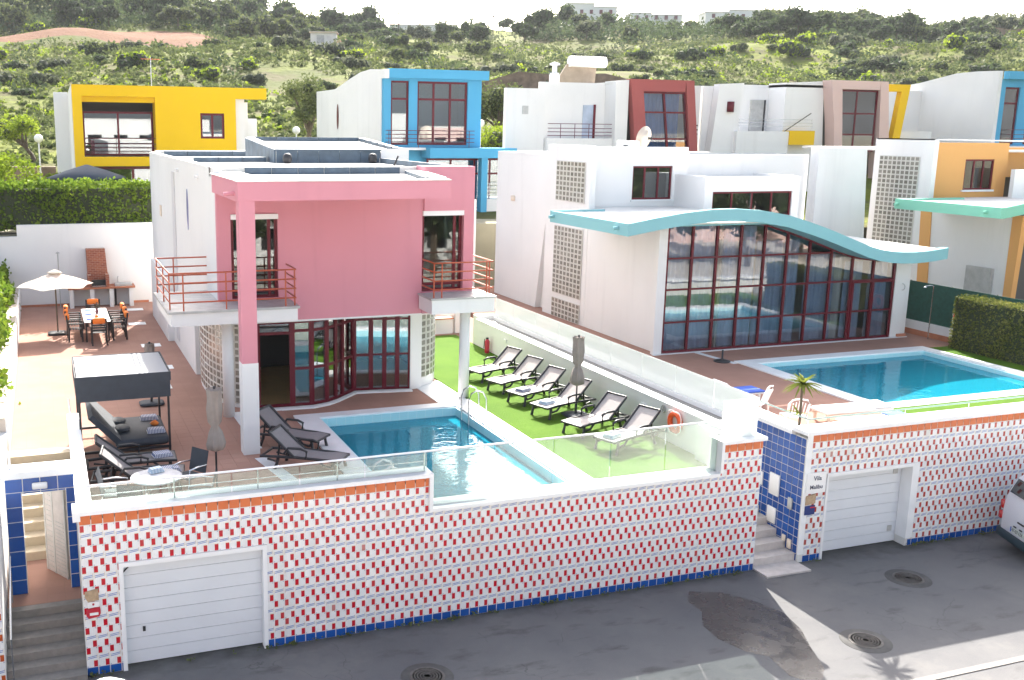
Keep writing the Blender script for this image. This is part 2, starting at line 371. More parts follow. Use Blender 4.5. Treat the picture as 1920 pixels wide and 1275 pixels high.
    def lathe(s, c, prof, n=16, m=0, sy=1.0, wob=None):
        v = []; f = []
        for j, (r, z) in enumerate(prof):
            for k in range(n):
                a = 2*math.pi*k/n; q = r*(wob(k, j) if wob else 1); v.append((c[0]+q*math.cos(a), c[1]+q*sy*math.sin(a), c[2]+z))
        for j in range(len(prof)-1):
            for k in range(n): f.append((j*n+k, j*n+(k+1) % n, (j+1)*n+(k+1) % n, (j+1)*n+k))
        f.append(tuple(range(n-1, -1, -1))); f.append(tuple((len(prof)-1)*n+k for k in range(n)))
        return s.add(v, f, m, True)
    def mesh(s, name, mats, off=Vector((0, 0, 0))):
        me = bpy.data.meshes.new(name); me.from_pydata([(x-off.x, y-off.y, z-off.z) for x, y, z in s.v], [], s.f); me.update()
        for mm in mats: me.materials.append(mm)
        me.polygons.foreach_set('material_index', s.m); me.polygons.foreach_set('use_smooth', s.sm)
        if s.uv:
            uvl = me.uv_layers.new(name='UVMap')
            for fi, uvs in s.uv.items():
                for li, q in zip(me.polygons[fi].loop_indices, uvs): uvl.data[li].uv = q
        return me
    def build(s, name, mat, parent=None, local=False, label=None, kind=None):
        mats = mat if isinstance(mat, (list, tuple)) else [mat]; mats = [M[x] if isinstance(x, str) else x for x in mats]
        if parent is None:
            xs, ys, zs = zip(*s.v); off = Vector(((min(xs)+max(xs))/2, (min(ys)+max(ys))/2, min(zs)))
            o = bpy.data.objects.new(name, s.mesh(name, mats, off)); COL.objects.link(o); o.location = off; WL[o] = off
        else:
            off = Vector((0, 0, 0)) if local else WL[parent]
            o = bpy.data.objects.new(name, s.mesh(name, mats, off)); COL.objects.link(o); o.parent = parent; WL[o] = WL[parent].copy()
        if label: o['label'] = label
        if kind: o['kind'] = kind
        return o
def tag(o, label, cat, group=None, kind=None):
    o['label'] = label; o['category'] = cat
    if group: o['group'] = group
    if kind: o['kind'] = kind
    return o
def thing(name, label, cat, loc=(0, 0, 0), rz=0, group=None):
    o = bpy.data.objects.new(name, None); COL.objects.link(o); o.location = loc; o.rotation_euler.z = rz; o.empty_display_size = .2
    WL[o] = Vector(loc); return tag(o, label, cat, group)
def inst(me, name, parent, wpos, rz=0, label=None, rot=None):
    o = bpy.data.objects.new(name, me); COL.objects.link(o); o.parent = parent
    o.location = Vector(wpos)-(WL[parent] if parent else Vector((0, 0, 0))); WL[o] = Vector(wpos)
    o.rotation_euler = rot if rot else (0, 0, rz)
    if label: o['label'] = label
    return o
def struct(mb, name, mat): 
    o = mb.build(name, mat); o['kind'] = 'structure'; return o
def copy_tree(src, loc, rz, label, group=None):
    r = src.copy(); COL.objects.link(r); r.location = loc; r.rotation_euler.z = rz; r['label'] = label; WL[r] = Vector(loc)
    if group: r['group'] = group
    def rec(a, b):
        for ch in a.children:
            c = ch.copy(); COL.objects.link(c); c.parent = b; rec(ch, c)
    rec(src, r); return r
def pt(p): return Vector(p)

# window facing -Y when ang = 0; origin at lower left corner; parts: window > pane
PANES = {}
def window(parent, o, W, H, xs, zs, ang=0, fr=.06, mf='frame', mg='winglass', dep=.07, name='window', skip=(), label=None, top=None):
    """xs, zs: fractions of the inner bars"""
    xb = [0]+[x*W for x in xs]+[W]; zb = [0]+[z*H for z in zs]+[H]; mb = MB(); h = fr/2
    mb.box(0, W, 0, dep, 0, fr); mb.box(0, W, 0, dep, H-fr, H); mb.box(0, fr, 0, dep, fr, H-fr); mb.box(W-fr, W, 0, dep, fr, H-fr)
    for x in xb[1:-1]: mb.box(x-h, x+h, .005, dep-.005, fr, H-fr)
    for i in range(len(xb)-1):
        a = xb[i]+(fr if i == 0 else h); b = xb[i+1]-(fr if i == len(xb)-2 else h)
        for z in zb[1:-1]: mb.box(a, b, .01, dep-.01, z-h, z+h)
    w = inst(mb.mesh(name, [M[mf]]), name, parent, o, ang, label)
    for i in range(len(xb)-1):
        for j in range(len(zb)-1):
            if (i, j) in skip: continue
            a = xb[i]+(fr if i == 0 else h); b = xb[i+1]-(fr if i == len(xb)-2 else h); c = zb[j]+(fr if j == 0 else h); d = zb[j+1]-(fr if j == len(zb)-2 else h)
            key = (round(b-a, 2), round(d-c, 2), mg)
            if key not in PANES: PANES[key] = MB().box(0, b-a, 0, .012, 0, d-c).mesh('pane', [M[mg]])
            p = bpy.data.objects.new('pane', PANES[key]); COL.objects.link(p); p.parent = w; p.location = (a, dep*.5, c); WL[p] = WL[w].copy()
    return w
def curtain(parent, x0, x1, z0, z1, y, mat='curtain', amp=.05, per=.22, ang=0):
    n = max(6, int((x1-x0)/.05)); v = []; f = []
    for i in range(n+1):
        x = x0+(x1-x0)*i/n; yy = y+amp*math.sin(2*math.pi*x/per+math.sin(x*3.1)*1.3); v += [(x, yy, z0), (x, yy, z1)]
    for i in range(n): f.append((2*i, 2*i+2, 2*i+3, 2*i+1))
    mb = MB(); mb.add(v, f, 0, True); return mb.build('curtain', mat, parent)
def railing(parent, pts, zs, posts, z0, r=.022, mat='rail_red', name='railing'):
    rl = MB()
    for z in zs: rl.tube([(x, y, z) for x, y in pts], r, 6)
    o = rl.build(name, mat, parent)
    for x, y in posts: MB().tube([(x, y, z0), (x, y, max(zs))], r*.9, 6).build('post', mat, o)
    return o
def panes_fence(parent, x0, x1, y, z0, z1, n, mat='glass', th=.012):
    for i in range(n):
        a = x0+(x1-x0)*i/n+.012; b = x0+(x1-x0)*(i+1)/n-.012
        MB().box(a, b, y, y+th, z0, z1).build('glass_panel', mat, parent)

# tiled walls ------------------------------------------------------
CAMP = Vector((0, 0, 7.5))
def tile_mesh(w, h, mat, rot=False, th=.005, clip=(0, 1, 0, 1), gap=.004):
    u0, u1, v0, v1 = clip; mb = MB()
    x0, x1, z0, z1 = u0*w+gap/2, u1*w-gap/2, v0*h+gap/2, v1*h-gap/2
    F = (lambda u, v: (1-u, 1-v)) if rot else (lambda u, v: (u, v))
    mb.add([(x0, -th, z0), (x1, -th, z0), (x1, -th, z1), (x0, -th, z1)], [(0, 1, 2, 3)], 0, False, [[F(u0, v0), F(u1, v0), F(u1, v1), F(u0, v1)]])
    q = F(.5, .2)
    mb.add([(x0, -th, z0), (x1, -th, z0), (x1, -th, z1), (x0, -th, z1), (x0, 0, z0), (x1, 0, z0), (x1, 0, z1), (x0, 0, z1)],
           [(0, 4, 5, 1), (1, 5, 6, 2), (2, 6, 7, 3), (3, 7, 4, 0)], 0, False, [[q]*4]*4)
    return mb
def tile_wall(parent, org, L, rows, tw, th_, holes=(), ang=0, limit=300, name='wall_tile'):
    """org: top left corner (world); rows: list of (material, rotated) from the top; holes in local x,z (z down from the top as negative)"""
    gap = .004 if rows[len(rows)//2][0].startswith('tile') else .016
    ca, sa = math.cos(ang), math.sin(ang); items = []; ncol = int(math.ceil(L/tw-.02))
    for r, (mt, rot) in enumerate(rows):
        z0 = -(r+1)*th_
        for c in range(ncol):
            rects = [(0, min(1, (L-c*tw)/tw), 0, 1)]
            for hx0, hx1, hz0, hz1 in holes:
                new = []
                for (a, b, lo, hi) in rects:
                    ax, bx, lz, hz = (c+a)*tw, (c+b)*tw, z0+lo*th_, z0+hi*th_
                    if bx <= hx0+.01 or ax >= hx1-.01 or hz <= hz0+.01 or lz >= hz1-.01: new.append((a, b, lo, hi)); continue
                    if ax < hx0-.02: new.append((a, (hx0-c*tw)/tw, lo, hi)); 
                    if bx > hx1+.02: new.append(((hx1-c*tw)/tw, b, lo, hi))
                    m0, m1 = max(a, (hx0-c*tw)/tw), min(b, (hx1-c*tw)/tw)
                    if hz > hz1+.02: new.append((m0, m1, (hz1-z0)/th_, hi))
                    if lz < hz0-.02: new.append((m0, m1, lo, (hz0-z0)/th_))
                rects = new
            for q in rects:
                if q[1]-q[0] < .12 or q[3]-q[2] < .12: continue
                wp = Vector((org[0]+ca*c*tw, org[1]+sa*c*tw, org[2]+z0)); items.append(((wp-CAMP).length, wp, mt, rot, tuple(round(t, 2) for t in q)))
    items.sort(key=lambda t: (t[4] != (0, 1, 0, 1), t[0])); cache = {}; rest = MB(); mats = []
    for i, (d, wp, mt, rot, q) in enumerate(items):
        if i < limit:
            k = (mt, rot, q)
            if k not in cache: cache[k] = tile_mesh(tw, th_, mt, rot, clip=q, gap=gap).mesh(name, [M[mt]])
            inst(cache[k], name, parent, wp, ang)
        else:
            t = tile_mesh(tw, th_, mt, rot, clip=q, gap=gap)
            if mt not in mats: mats.append(mt)
            off = len(rest.f)
            rest.add([(wp.x+ca*x-sa*y, wp.y+sa*x+ca*y, wp.z+z) for x, y, z in t.v], t.f, mats.index(mt))
            for fi, u in t.uv.items(): rest.uv[off+fi] = u
    if rest.f: rest.build('remaining_tiles', mats, parent, kind='stuff')
BLK = {}
def blocks(parent, org, ang, cols, rows, bw, bh, frame='white'):
    """glass block field; org lower left; runs along direction ang, faces to its right-hand side (-Y at ang 0)"""
    k = (round(bw, 3), round(bh, 3))
    if k not in BLK:
        g = .012; mb = MB()
        mb.add([(g, -.02, g), (bw-g, -.02, g), (bw-g, -.02, bh-g), (g, -.02, bh-g), (0, 0, 0), (bw, 0, 0), (bw, 0, bh), (0, 0, bh)],
               [(0, 1, 2, 3), (0, 4, 5, 1), (1, 5, 6, 2), (2, 6, 7, 3), (3, 7, 4, 0)], 0, False, [[(0, 0), (1, 0), (1, 1), (0, 1)]]+[[(0, 0)]*4]*4)
        BLK[k] = mb.mesh('glass_block', [M['block']])
    ca, sa = math.cos(ang), math.sin(ang)
    for i in range(cols):
        for j in range(rows): inst(BLK[k], 'glass_block', parent, (org[0]+ca*i*bw, org[1]+sa*i*bw, org[2]+j*bh), ang)

# foliage ----------------------------------------------------------
def leaves_mesh(name, P, size, mat, core=None, flat=.3, extra=None):
    P = np.asarray(P, float); n = len(P); a = RNG.normal(size=(n, 3)); a /= np.linalg.norm(a, axis=1)[:, None]
    b = RNG.normal(size=(n, 3)); b -= a*np.sum(a*b, 1)[:, None]; b /= np.linalg.norm(b, axis=1)[:, None]
    s = size*RNG.uniform(.6, 1.3, (n, 1)); a = a*s; b = b*s*.62
    V = np.stack([P-a*.5-b*.1, P-b*.5+a*.05, P+a*.5, P+b*.5+a*.05], 1).reshape(-1, 3); F = np.arange(4*n).reshape(-1, 4)
    fv = [tuple(x) for x in V]; ff = [tuple(x) for x in F.tolist()]; mi = [0]*n
    mats = [M[mat]]
    if core is not None:
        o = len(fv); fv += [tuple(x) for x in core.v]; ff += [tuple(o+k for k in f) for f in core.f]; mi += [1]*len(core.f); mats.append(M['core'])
    if extra is not None:
        o = len(fv); fv += [tuple(x) for x in extra.v]; ff += [tuple(o+k for k in f) for f in extra.f]; mi += [len(mats)]*len(extra.f); mats.append(M['bark'])
    me = bpy.data.meshes.new(name); me.from_pydata(fv, [], ff); me.update()
    for m in mats: me.materials.append(m)
    me.polygons.foreach_set('material_index', mi); return me
def blob_pts(blobs, n, lo=.72, hi=1.06):
    vol = np.array([b[3]**2 for b in blobs]); cnt = np.maximum(3, (n*vol/vol.sum()).astype(int)); out = []
    for b, c in zip(blobs, cnt):
        d = RNG.normal(size=(c, 3)); d /= np.linalg.norm(d, axis=1)[:, None]; r = RNG.uniform(lo, hi, (c, 1))*b[3]
        sz = b[4] if len(b) > 4 else .8
        q = d*r; q[:, 2] *= sz; out.append(q+np.array(b[:3]))
    return np.concatenate(out)
def core_of(blobs, k=.78):
    mb = MB()
    for b in blobs:
        sz = (b[4] if len(b) > 4 else .8)*k; n = 7
        prof = [(b[3]*k*math.sin(math.pi*j/5), -b[3]*sz*math.cos(math.pi*j/5)) for j in range(6)]
        prof[0] = (.01, prof[0][1]); prof[-1] = (.01, prof[-1][1])
        mb.lathe(b[:3], prof, n, 0, 1, lambda kk, jj: .85+.3*((kk*7+jj*13) % 5)/5)
    return mb
def rand_blobs(n, rx, rz, r, z0, ry=None):
    out = []
    for i in range(n):
        a = random.uniform(0, 6.28); q = random.uniform(.1, 1)**.6*rx
        out.append((q*math.cos(a), q*math.sin(a)*(ry or 1), z0+random.uniform(-rz, rz)*(1-.4*q/rx), r*random.uniform(.65, 1.2), random.uniform(.65, .95)))
    return out
def hedge_pts(x0, x1, y0, y1, z0, z1, n, bul=.12):
    A = [(x1-x0)*(z1-z0)]*2+[(y1-y0)*(z1-z0)]*2+[(x1-x0)*(y1-y0)*1.3]; A = np.array(A); A = A/A.sum(); out = []
    for i, w in enumerate(A):
        c = int(n*w); u = RNG.uniform(size=c); v = RNG.uniform(size=c); d = RNG.normal(0, bul*.5, c)+bul*.6*np.sin(u*17+v*5+i)
        if i == 0: q = np.stack([x0+u*(x1-x0), y0-d, z0+v*(z1-z0)], 1)
        elif i == 1: q = np.stack([x0+u*(x1-x0), y1+d, z0+v*(z1-z0)], 1)
        elif i == 2: q = np.stack([x0-d, y0+u*(y1-y0), z0+v*(z1-z0)], 1)
        elif i == 3: q = np.stack([x1+d, y0+u*(y1-y0), z0+v*(z1-z0)], 1)
        else: q = np.stack([x0+u*(x1-x0), y0+v*(y1-y0), z1+d], 1)
        out.append(q)
    return np.concatenate(out)
def hedge(name, label, x0, x1, y0, y1, z0, z1, n, size, mat, bul=.12, group=None):
    P = hedge_pts(x0, x1, y0, y1, z0, z1, n, bul)
    ns = int((x1-x0)*(y1-y0)*7+(x1-x0)*5); sh = []
    for k in range(ns):
        sx0, sy0 = random.uniform(x0, x1), random.uniform(y0, y1); hh = random.uniform(.08, .32)*(bul/.16)
        for q in range(9): sh.append((sx0+random.gauss(0, .05), sy0+random.gauss(0, .05), z1+hh*q/8))
    P = np.concatenate([P[RNG.uniform(size=len(P)) < np.clip(.55+.5*np.sin(P[:, 0]*2.1+np.sin(P[:, 2]*3+P[:, 1]))+.35, .3, 1)], np.array(sh)]); off = np.array([(x0+x1)/2, (y0+y1)/2, z0])
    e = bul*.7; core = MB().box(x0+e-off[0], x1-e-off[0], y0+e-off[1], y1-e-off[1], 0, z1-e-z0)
    o = bpy.data.objects.new(name, leaves_mesh(name, P-off, size, mat, core)); COL.objects.link(o); o.location = off; WL[o] = Vector(off)
    return tag(o, label, 'hedge', group)

# ================================================================== GROUND, STREET, TERRACES
def hz(u, w):
    xs = [-50, 50, 64, 66, 72, 90, 110, 140, 166, 176, 190, 230, 300, 330, 420, 900, 2500]
    zs = [2.95, 2.95, 3.3, 4.6, 5.0, 7.6, 10.6, 15.0, 18.6, 20.6, 21.6, 26.5, 33.5, 34.6, 31, 20, 0]
    z = np.interp(u, xs, zs)
    z = z+np.clip((-w-18)/70, 0, 1)*np.clip((u-190)/90, 0, 1)*9
    z = z+np.clip((u-80)/60, 0, 1)*(1.6*np.sin(w*.045+u*.02)+.9*np.sin(w*.11-u*.06)+.45*np.sin(w*.27+u*.13))
    z = z+np.clip((w-60)/160, 0, 1)*np.clip((u-150)/120, 0, 1)*3
    return z
FH = np.array([.3358, .9419]); RH = np.array([.9419, -.3358])
def hill_h(x, y): return float(hz(x*FH[0]+y*FH[1], x*RH[0]+y*RH[1]))
us = np.concatenate([np.linspace(50, 200, 76), np.linspace(204, 340, 44), np.linspace(350, 900, 18), np.linspace(1000, 2400, 6)])
ws = np.concatenate([np.linspace(-1500, -160, 12), np.linspace(-150, 280, 110), np.linspace(300, 1800, 12)])
U, W_ = np.meshgrid(us, ws, indexing='ij'); X = U*FH[0]+W_*RH[0]; Y = U*FH[1]+W_*RH[1]; Z = hz(U, W_)
fs = []; nw = len(ws)
for i in range(len(us)-1):
    for j in range(nw-1): fs.append((i*nw+j, i*nw+j+1, (i+1)*nw+j+1, (i+1)*nw+j))
mb = MB(); mb.add(list(zip(X.ravel(), Y.ravel(), Z.ravel())), [tuple(reversed(f)) for f in fs], 0, True)
struct(mb, 'hillside', 'hill')
struct(MB().add([(-2500, -2500, -2.6), (2500, -2500, -2.6), (2500, 3000, -2.6), (-2500, 3000, -2.6)], [(0, 1, 2, 3)]), 'ground', 'ground')
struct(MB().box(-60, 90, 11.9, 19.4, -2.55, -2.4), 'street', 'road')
struct(MB().box(-60, 90, -30, 11.9, -2.56, -2.28), 'bounce_pavement', plain('pale_bounce_concrete', (.50, .47, .42), .9, var=.12, scale=1.5, bump=.3, spec=.1))  # mostly unseen slab, made pale to bounce light onto the street walls
struct(MB().box(-60, 120, 45.3, 66, -2.5, 3.0), 'upper_terrace_ground', 'ground')
# raised lots (with a hole for each pool)
def lot(name, x0, x1, y0, y1, pool, mat='terracotta'):
    px0, px1, py0, py1 = pool; mb = MB()
    mb.box(x0, x1, y0, py0, -2.5, 0); mb.box(x0, x1, py1, y1, -2.5, 0); mb.box(x0, px0, py0, py1, -2.5, 0); mb.box(px1, x1, py0, py1, -2.5, 0)
    return struct(mb, name, mat)
P1 = (6.55, 10.45, 18.55, 25.05); P2 = (21.9, 28.95, 21.7, 26.95)
T1 = lot('terrace', .5, 14.3, 18.36, 45, P1)
struct(MB().box(-1.05, .5, 24.5, 45, -2.5, 0), 'side_terrace', 'terracotta')
T2 = lot('neighbour_terrace', 16.62, 31.5, 18.41, 45, P2)
struct(MB().box(14.3, 16.22, 23.5, 45, -2.5, -.02), 'passage_ground', 'terracotta')
struct(MB().box(31.5, 75, 18.2, 45, -2.5, -.02), 'far_lots_ground', 'ground')
struct(MB().box(-14, -1.35, 18.2, 45, -2.5, -.1), 'left_lot_ground', 'ground')
# individually laid floor tiles of the front terrace
s_ = .33; tm = {}
def ftile(parent, xs, ys, excl, mat, limit, z=0.0):
    c = []
    for x in xs:
        for y in ys:
            if excl(x+s_/2, y+s_/2): continue
            c.append(((Vector((x, y, 0))-CAMP).length, x, y))
    c.sort(); me = MB().box(.003, s_-.003, .003, s_-.003, 0, .008).mesh('floor_tile', [M[mat]])
    rest = MB()
    for i, (d, x, y) in enumerate(c):
        if i < limit: inst(me, 'floor_tile', parent, (x, y, z))
        else: rest.box(x+.003, x+s_-.003, y+.003, y+s_-.003, z, z+.008)
    if rest.f: rest.build('remaining_floor_tiles', mat, parent, kind='stuff')
ftile(T1, [.52+i*s_ for i in range(17)], [18.5+i*s_ for i in range(26)], lambda x, y: x > 5.95 or (5.0 < x < 5.5 and False), 'floortile', 300)
# lawn strips, copings
struct(MB().box(11.02, 14.16, 18.62, 34.2, 0, .03), 'lawn', 'lawn')
struct(MB().prism([(31.4, 27.2), (29.4, 27.2), (29.4, 18.4), (31.4, 18.4)], 'z', 0, .03), 'lawn_strip', 'lawn')
struct(MB().box(21.3, 29.4, 18.4, 21.2, 0, .028), 'front_lawn_strip', 'lawn')
cp = MB(); cp.box(10.45, 11.02, 18.3, 25.6, 0, .04); cp.box(5.95, 6.55, 18.5, 25.45, 0, .04); cp.box(6.55, 10.45, 25.05, 25.45, 0, .04); cp.box(6.55, 14.0, 18.3, 18.55, 0, .042)
cp.box(10.1, 11.02, 25.6, 27.9, 0, .012)
struct(cp, 'pool_coping', 'coping')
cp = MB(); cp.box(21.35, 21.9, 21.2, 27.45, 0, .04); cp.box(28.95, 29.4, 21.2, 27.45, 0, .04); cp.box(21.9, 28.95, 26.95, 27.45, 0, .04); cp.box(21.9, 28.95, 21.2, 21.7, 0, .04)
struct(cp, 'neighbour_pool_coping', 'coping')
struct(MB().prism([(21.35, 27.2), (21.15, 27.2), (20.9, 29.1), (21.1, 29.1)], 'z', 0, .012), 'white_paving_line', 'coping')
struct(MB().prism([(4.3, 22.3), (4.6, 22.3), (5.3, 18.3), (4.95, 18.3)], 'z', .008, .016), 'marble_strip', 'coping')
struct(MB().prism([(4.45, 26.3), (4.7, 26.3), (4.62, 23.0), (4.5, 23.0)], 'z', .008, .014), 'marble_band', 'coping')

def pool(pool, depth, wl, name, wname, steps=None):
    x0, x1, y0, y1 = pool; mb = MB(); e = .06
    mb.box(x0, x1, y0, y1, -depth-.1, -depth); mb.box(x0, x0+e, y0, y1, -depth, .0); mb.box(x1-e, x1, y0, y1, -depth, 0)
    mb.box(x0+e, x1-e, y0, y0+e, -depth, 0); mb.box(x0+e, x1-e, y1-e, y1, -depth, 0)
    if steps:
        for k in range(4): mb.box(x1-e-.35*(4-k), x1-e-.35*(3-k), y0+e, y1-e, -depth, wl-.95+.25*k)
    struct(mb, name, 'water_tile')
    nx, ny = 2, 2; struct(MB().box(x0+e, x1-e, y0+e, y1-e, wl-.002, wl), wname, 'water')
pool(P1, 1.35, -.22, 'pool_basin', 'pool_water'); pool(P2, 1.35, -.13, 'neighbour_pool_basin', 'neighbour_pool_water', True)

# street details
for (x, y, r, lb) in ((18.05, 16.5, .33, 'round iron manhole cover nearest the second garage door'), (14.95, 14.5, .33, 'round iron manhole cover beside the bright sunlit wedge of street'),
                      (6.2, 16.0, .33, 'round iron manhole cover at the bottom of the photo below the long tiled wall')):
    t = thing('manhole_cover', lb, 'manhole cover', (x, y, -2.4), 0, 'manhole covers in the street')
    MB().lathe((x, y, -2.4), [(r*1.5, 0), (r*1.48, .006)], 28).build('concrete_collar', plain('collar_concrete', (.085, .082, .08), .9, var=.2, scale=6), t)
    c = MB(); c.lathe((x, y, -2.394), [(r, 0), (r, .008), (r*.97, .01)], 28)
    for k in range(5): c.lathe((x, y, -2.384), [(r*(.2+.16*k), 0), (r*(.2+.16*k), .006), (r*(.27+.16*k), .006), (r*(.27+.16*k), 0)], 24)
    c.build('iron_lid', plain('cast_iron', (.13, .12, .11), .6, metal=.4, var=.3, scale=12), t)
pud = [(12.9, 17.5), (13.6, 17.2), (14.0, 16.6), (14.2, 16.0), (14.05, 15.3), (13.7, 14.6), (13.4, 13.9), (12.9, 13.4), (12.6, 13.9), (12.7, 14.6), (12.4, 14.9), (12.2, 15.5), (12.25, 16.1), (12.6, 16.6), (12.6, 17.1)]
tp = NT('wet_road'); fz = tp.noise(tp.vec('pos'), 3, 4); tp.done(tp.bsdf(tp.mix(fz, (.03, .028, .028), (.055, .05, .05)), tp.math('MULTIPLY_ADD', fz, .5, .02), tp.bump(tp.noise(tp.vec('pos'), 30, 3), .15, .01), spec=.5))
pu = MB().prism(pud, 'z', -2.4, -2.396).build('puddle', tp.m); pu['kind'] = 'structure'
struct(MB().box(11, 60, 12.9, 13.05, -2.4, -2.385), 'road_channel', 'grey_step')

# ================================================================== FRONT WALLS
def Rows(a, n, start=0):
    return [(a, (i+start) % 2 == 1) for i in range(n)]
TW, TH = .205, .197
# wall of the pink house
fw = thing('tiled_garden_wall', 'long street wall with red white and blue patterned tiles below the pink house', 'wall', (7.6, 18.1, -2.4))
w = MB(); w.wall(.3, 6.98, -2.4, .62, 18.0, 18.35, [(.98, 3.62, -2.4, -.3)]); w.box(6.98, 13.87, 18.0, 18.35, -2.4, -.02); w.box(13.87, 14.97, 18.0, 18.35, -2.4, .62)
w.box(14.62, 14.97, 18.35, 23.5, -2.4, .2); w.box(.3, .5, 18.35, 24.6, -2.4, .3)
w.build('wall', 'grout', fw)
H1 = [(.68, 3.32, -3.2, -1.02)]
tile_wall(fw, (.3, 18.0, .72), 6.68, [('orangetile', False)], TW, .2, limit=40, name='orange_tile')
tile_wall(fw, (.3, 18.0, .52), 14.67, Rows('tile', 14), TW, TH, [(.68, 3.32, -3.2, -.82), (6.68, 13.57, -.52, 1)], limit=300)
tile_wall(fw, (.3, 18.0, .52-14*TH), 14.67, [('bluetile', False)], TW, .165, [(.68, 3.32, -1, 1)], limit=80, name='blue_tile')
tile_wall(fw, (13.87, 18.0, .72), 1.1, [('orangetile', False)], TW, .2, limit=40, name='orange_tile')
c = MB(); c.box(.2, 7.02, 17.93, 18.42, .72, .80); c.box(.2, .33, 17.93, 18.42, .62, .72); c.box(7.02, 13.83, 17.93, 18.42, 0.0, .07); c.box(13.83, 15.03, 17.93, 18.42, .72, .80)
c.box(6.94, 7.02, 17.93, 18.42, .0, .72); c.box(13.83, 13.9, 17.93, 18.42, .07, .72)
c.box(.28, .55, 18.42, 24.6, .72, .79); c.build('coping', 'coping', fw)
MB().box(.33, .5, 18.42, 24.55, 0, .72).build('side_parapet', 'white', fw)
g = MB(); g.box(.94, 1.02, 17.965, 18.16, -2.4, -.31); g.box(3.58, 3.66, 17.965, 18.16, -2.4, -.31); g.box(.94, 3.66, 17.96, 18.16, -.355, -.27); g.build('garage_frame', 'coping', fw)
gd = MB().box(.98, 3.62, 18.2, 18.22, -2.38, -.345).build('garage_door', 'panel', fw)
for k in range(8): MB().box(.99, 3.61, 18.17, 18.2, -2.375+k*.2535, -2.375+k*.2535+.246).build('door_panel', 'panel', gd)
MB().box(1.33, 1.38, 18.14, 18.17, -1.75, -1.66).build('handle', 'black', gd)
MB().tube([(1.0, 18.15, -.55), (1.15, 18.15, -.4), (1.28, 18.15, -.36)], .014, 5).build('cable', 'black', gd)
# sign plates on the left pillar
t = thing('alarm_sign', 'small red and white warning plate with beige top left of the garage', 'sign', (.44, 17.98, -1.2))
MB().prism([(.33, -.74), (.57, -.70), (.57, -.92), (.38, -.94), (.33, -.84)], 'y', 17.965, 17.985).build('beige_plate', 'bronze', t)
MB().box(.37, .57, 17.962, 17.985, -1.05, -.945).build('white_plate', 'white_plastic', t)
MB().prism([(.34, -1.08), (.57, -1.05), (.59, -1.1), (.59, -1.18), (.56, -1.24), (.38, -1.26), (.34, -1.2)], 'y', 17.96, 17.985).build('red_plate', 'signred', t)
MB().box(.40, .55, 17.955, 17.962, -1.20, -1.15).build('text_panel', 'white_plastic', t)
MB().lathe((.47, 17.955, -1.0), [(.018, 0), (.018, .03)], 10).build('emblem', 'signred', t)

# guard rail along the front of the pink house
fr_ = thing('glass_balustrade', 'low clear glass balustrade with a thin white handrail above the long tiled wall', 'railing', (7.6, 18.15, .07))
MB().tube([(.36, 18.12, 1.2), (13.98, 18.12, 1.23)], .022, 8).build('handrail', 'whitemetal', fr_)
panes_fence(fr_, .45, 6.95, 18.12, .80, 1.17, 5); panes_fence(fr_, 7.05, 13.85, 18.12, .07, 1.2, 5)
for x in (.40, 2.0, 3.55, 5.1, 6.9): MB().tube([(x, 18.16, .8), (x, 18.16, 1.2)], .014, 6).build('post', 'steel', fr_)
for z in (.88, .98): MB().tube([(.4, 18.22, z), (6.9, 18.22, z)], .008, 6).build('rod', 'steel', fr_)
MB().tube([(.40, 18.12, 1.2), (.36, 20.2, 1.2), (.34, 24.4, 1.2)], .018, 8).build('side_handrail', 'whitemetal', fr_)

# garden wall with frosted glass on the right of the lawn
gw = thing('lawn_wall', 'white garden wall with grey channel on top right of the row of loungers', 'wall', (14.5, 25, 0))
MB().box(14.16, 14.5, 18.42, 32.3, 0, .93).build('wall', 'white', gw)
MB().box(14.14, 14.44, 18.42, 32.32, .93, .97).build('coping', 'coping', gw)
MB().box(14.5, 14.97, 18.42, 32.3, 0, .90).build('channel', plain('shade_toned_channel', (.22, .22, .215), .7, var=.1), gw)  # grey deepened to hold the shade of the frosted glass
MB().box(14.80, 14.97, 18.42, 32.3, .90, 1.02).build('kerb', 'coping', gw)
MB().box(14.2, 14.9, 32.3, 32.7, 0, 1.05).build('end_pier', 'white', gw)
for y in (21.5, 29.8): MB().box(14.13, 14.16, y, y+.22, .62, .70).build('wall_light', 'white_plastic', gw)
t = thing('frosted_glass_fence', 'row of milky white glass panels standing on the lawn wall', 'fence', (14.87, 25, 1.02))
for k in range(9): MB().box(14.865, 14.88, 18.2+k*1.57, 18.2+k*1.57+1.545, 1.02, 1.68).build('glass_panel', 'frost', t)
MB().box(13.92, 14.86, 18.12, 18.135, .80, 1.68).build('end_panel', 'halffrost', t)
t = tag(MB().box(13.98, 14.155, 18.45, 19.1, .03, .88).build('pump_cabinet', 'white_plastic'), 'white metal cabinet at the street end of the lawn wall', 'cabinet')
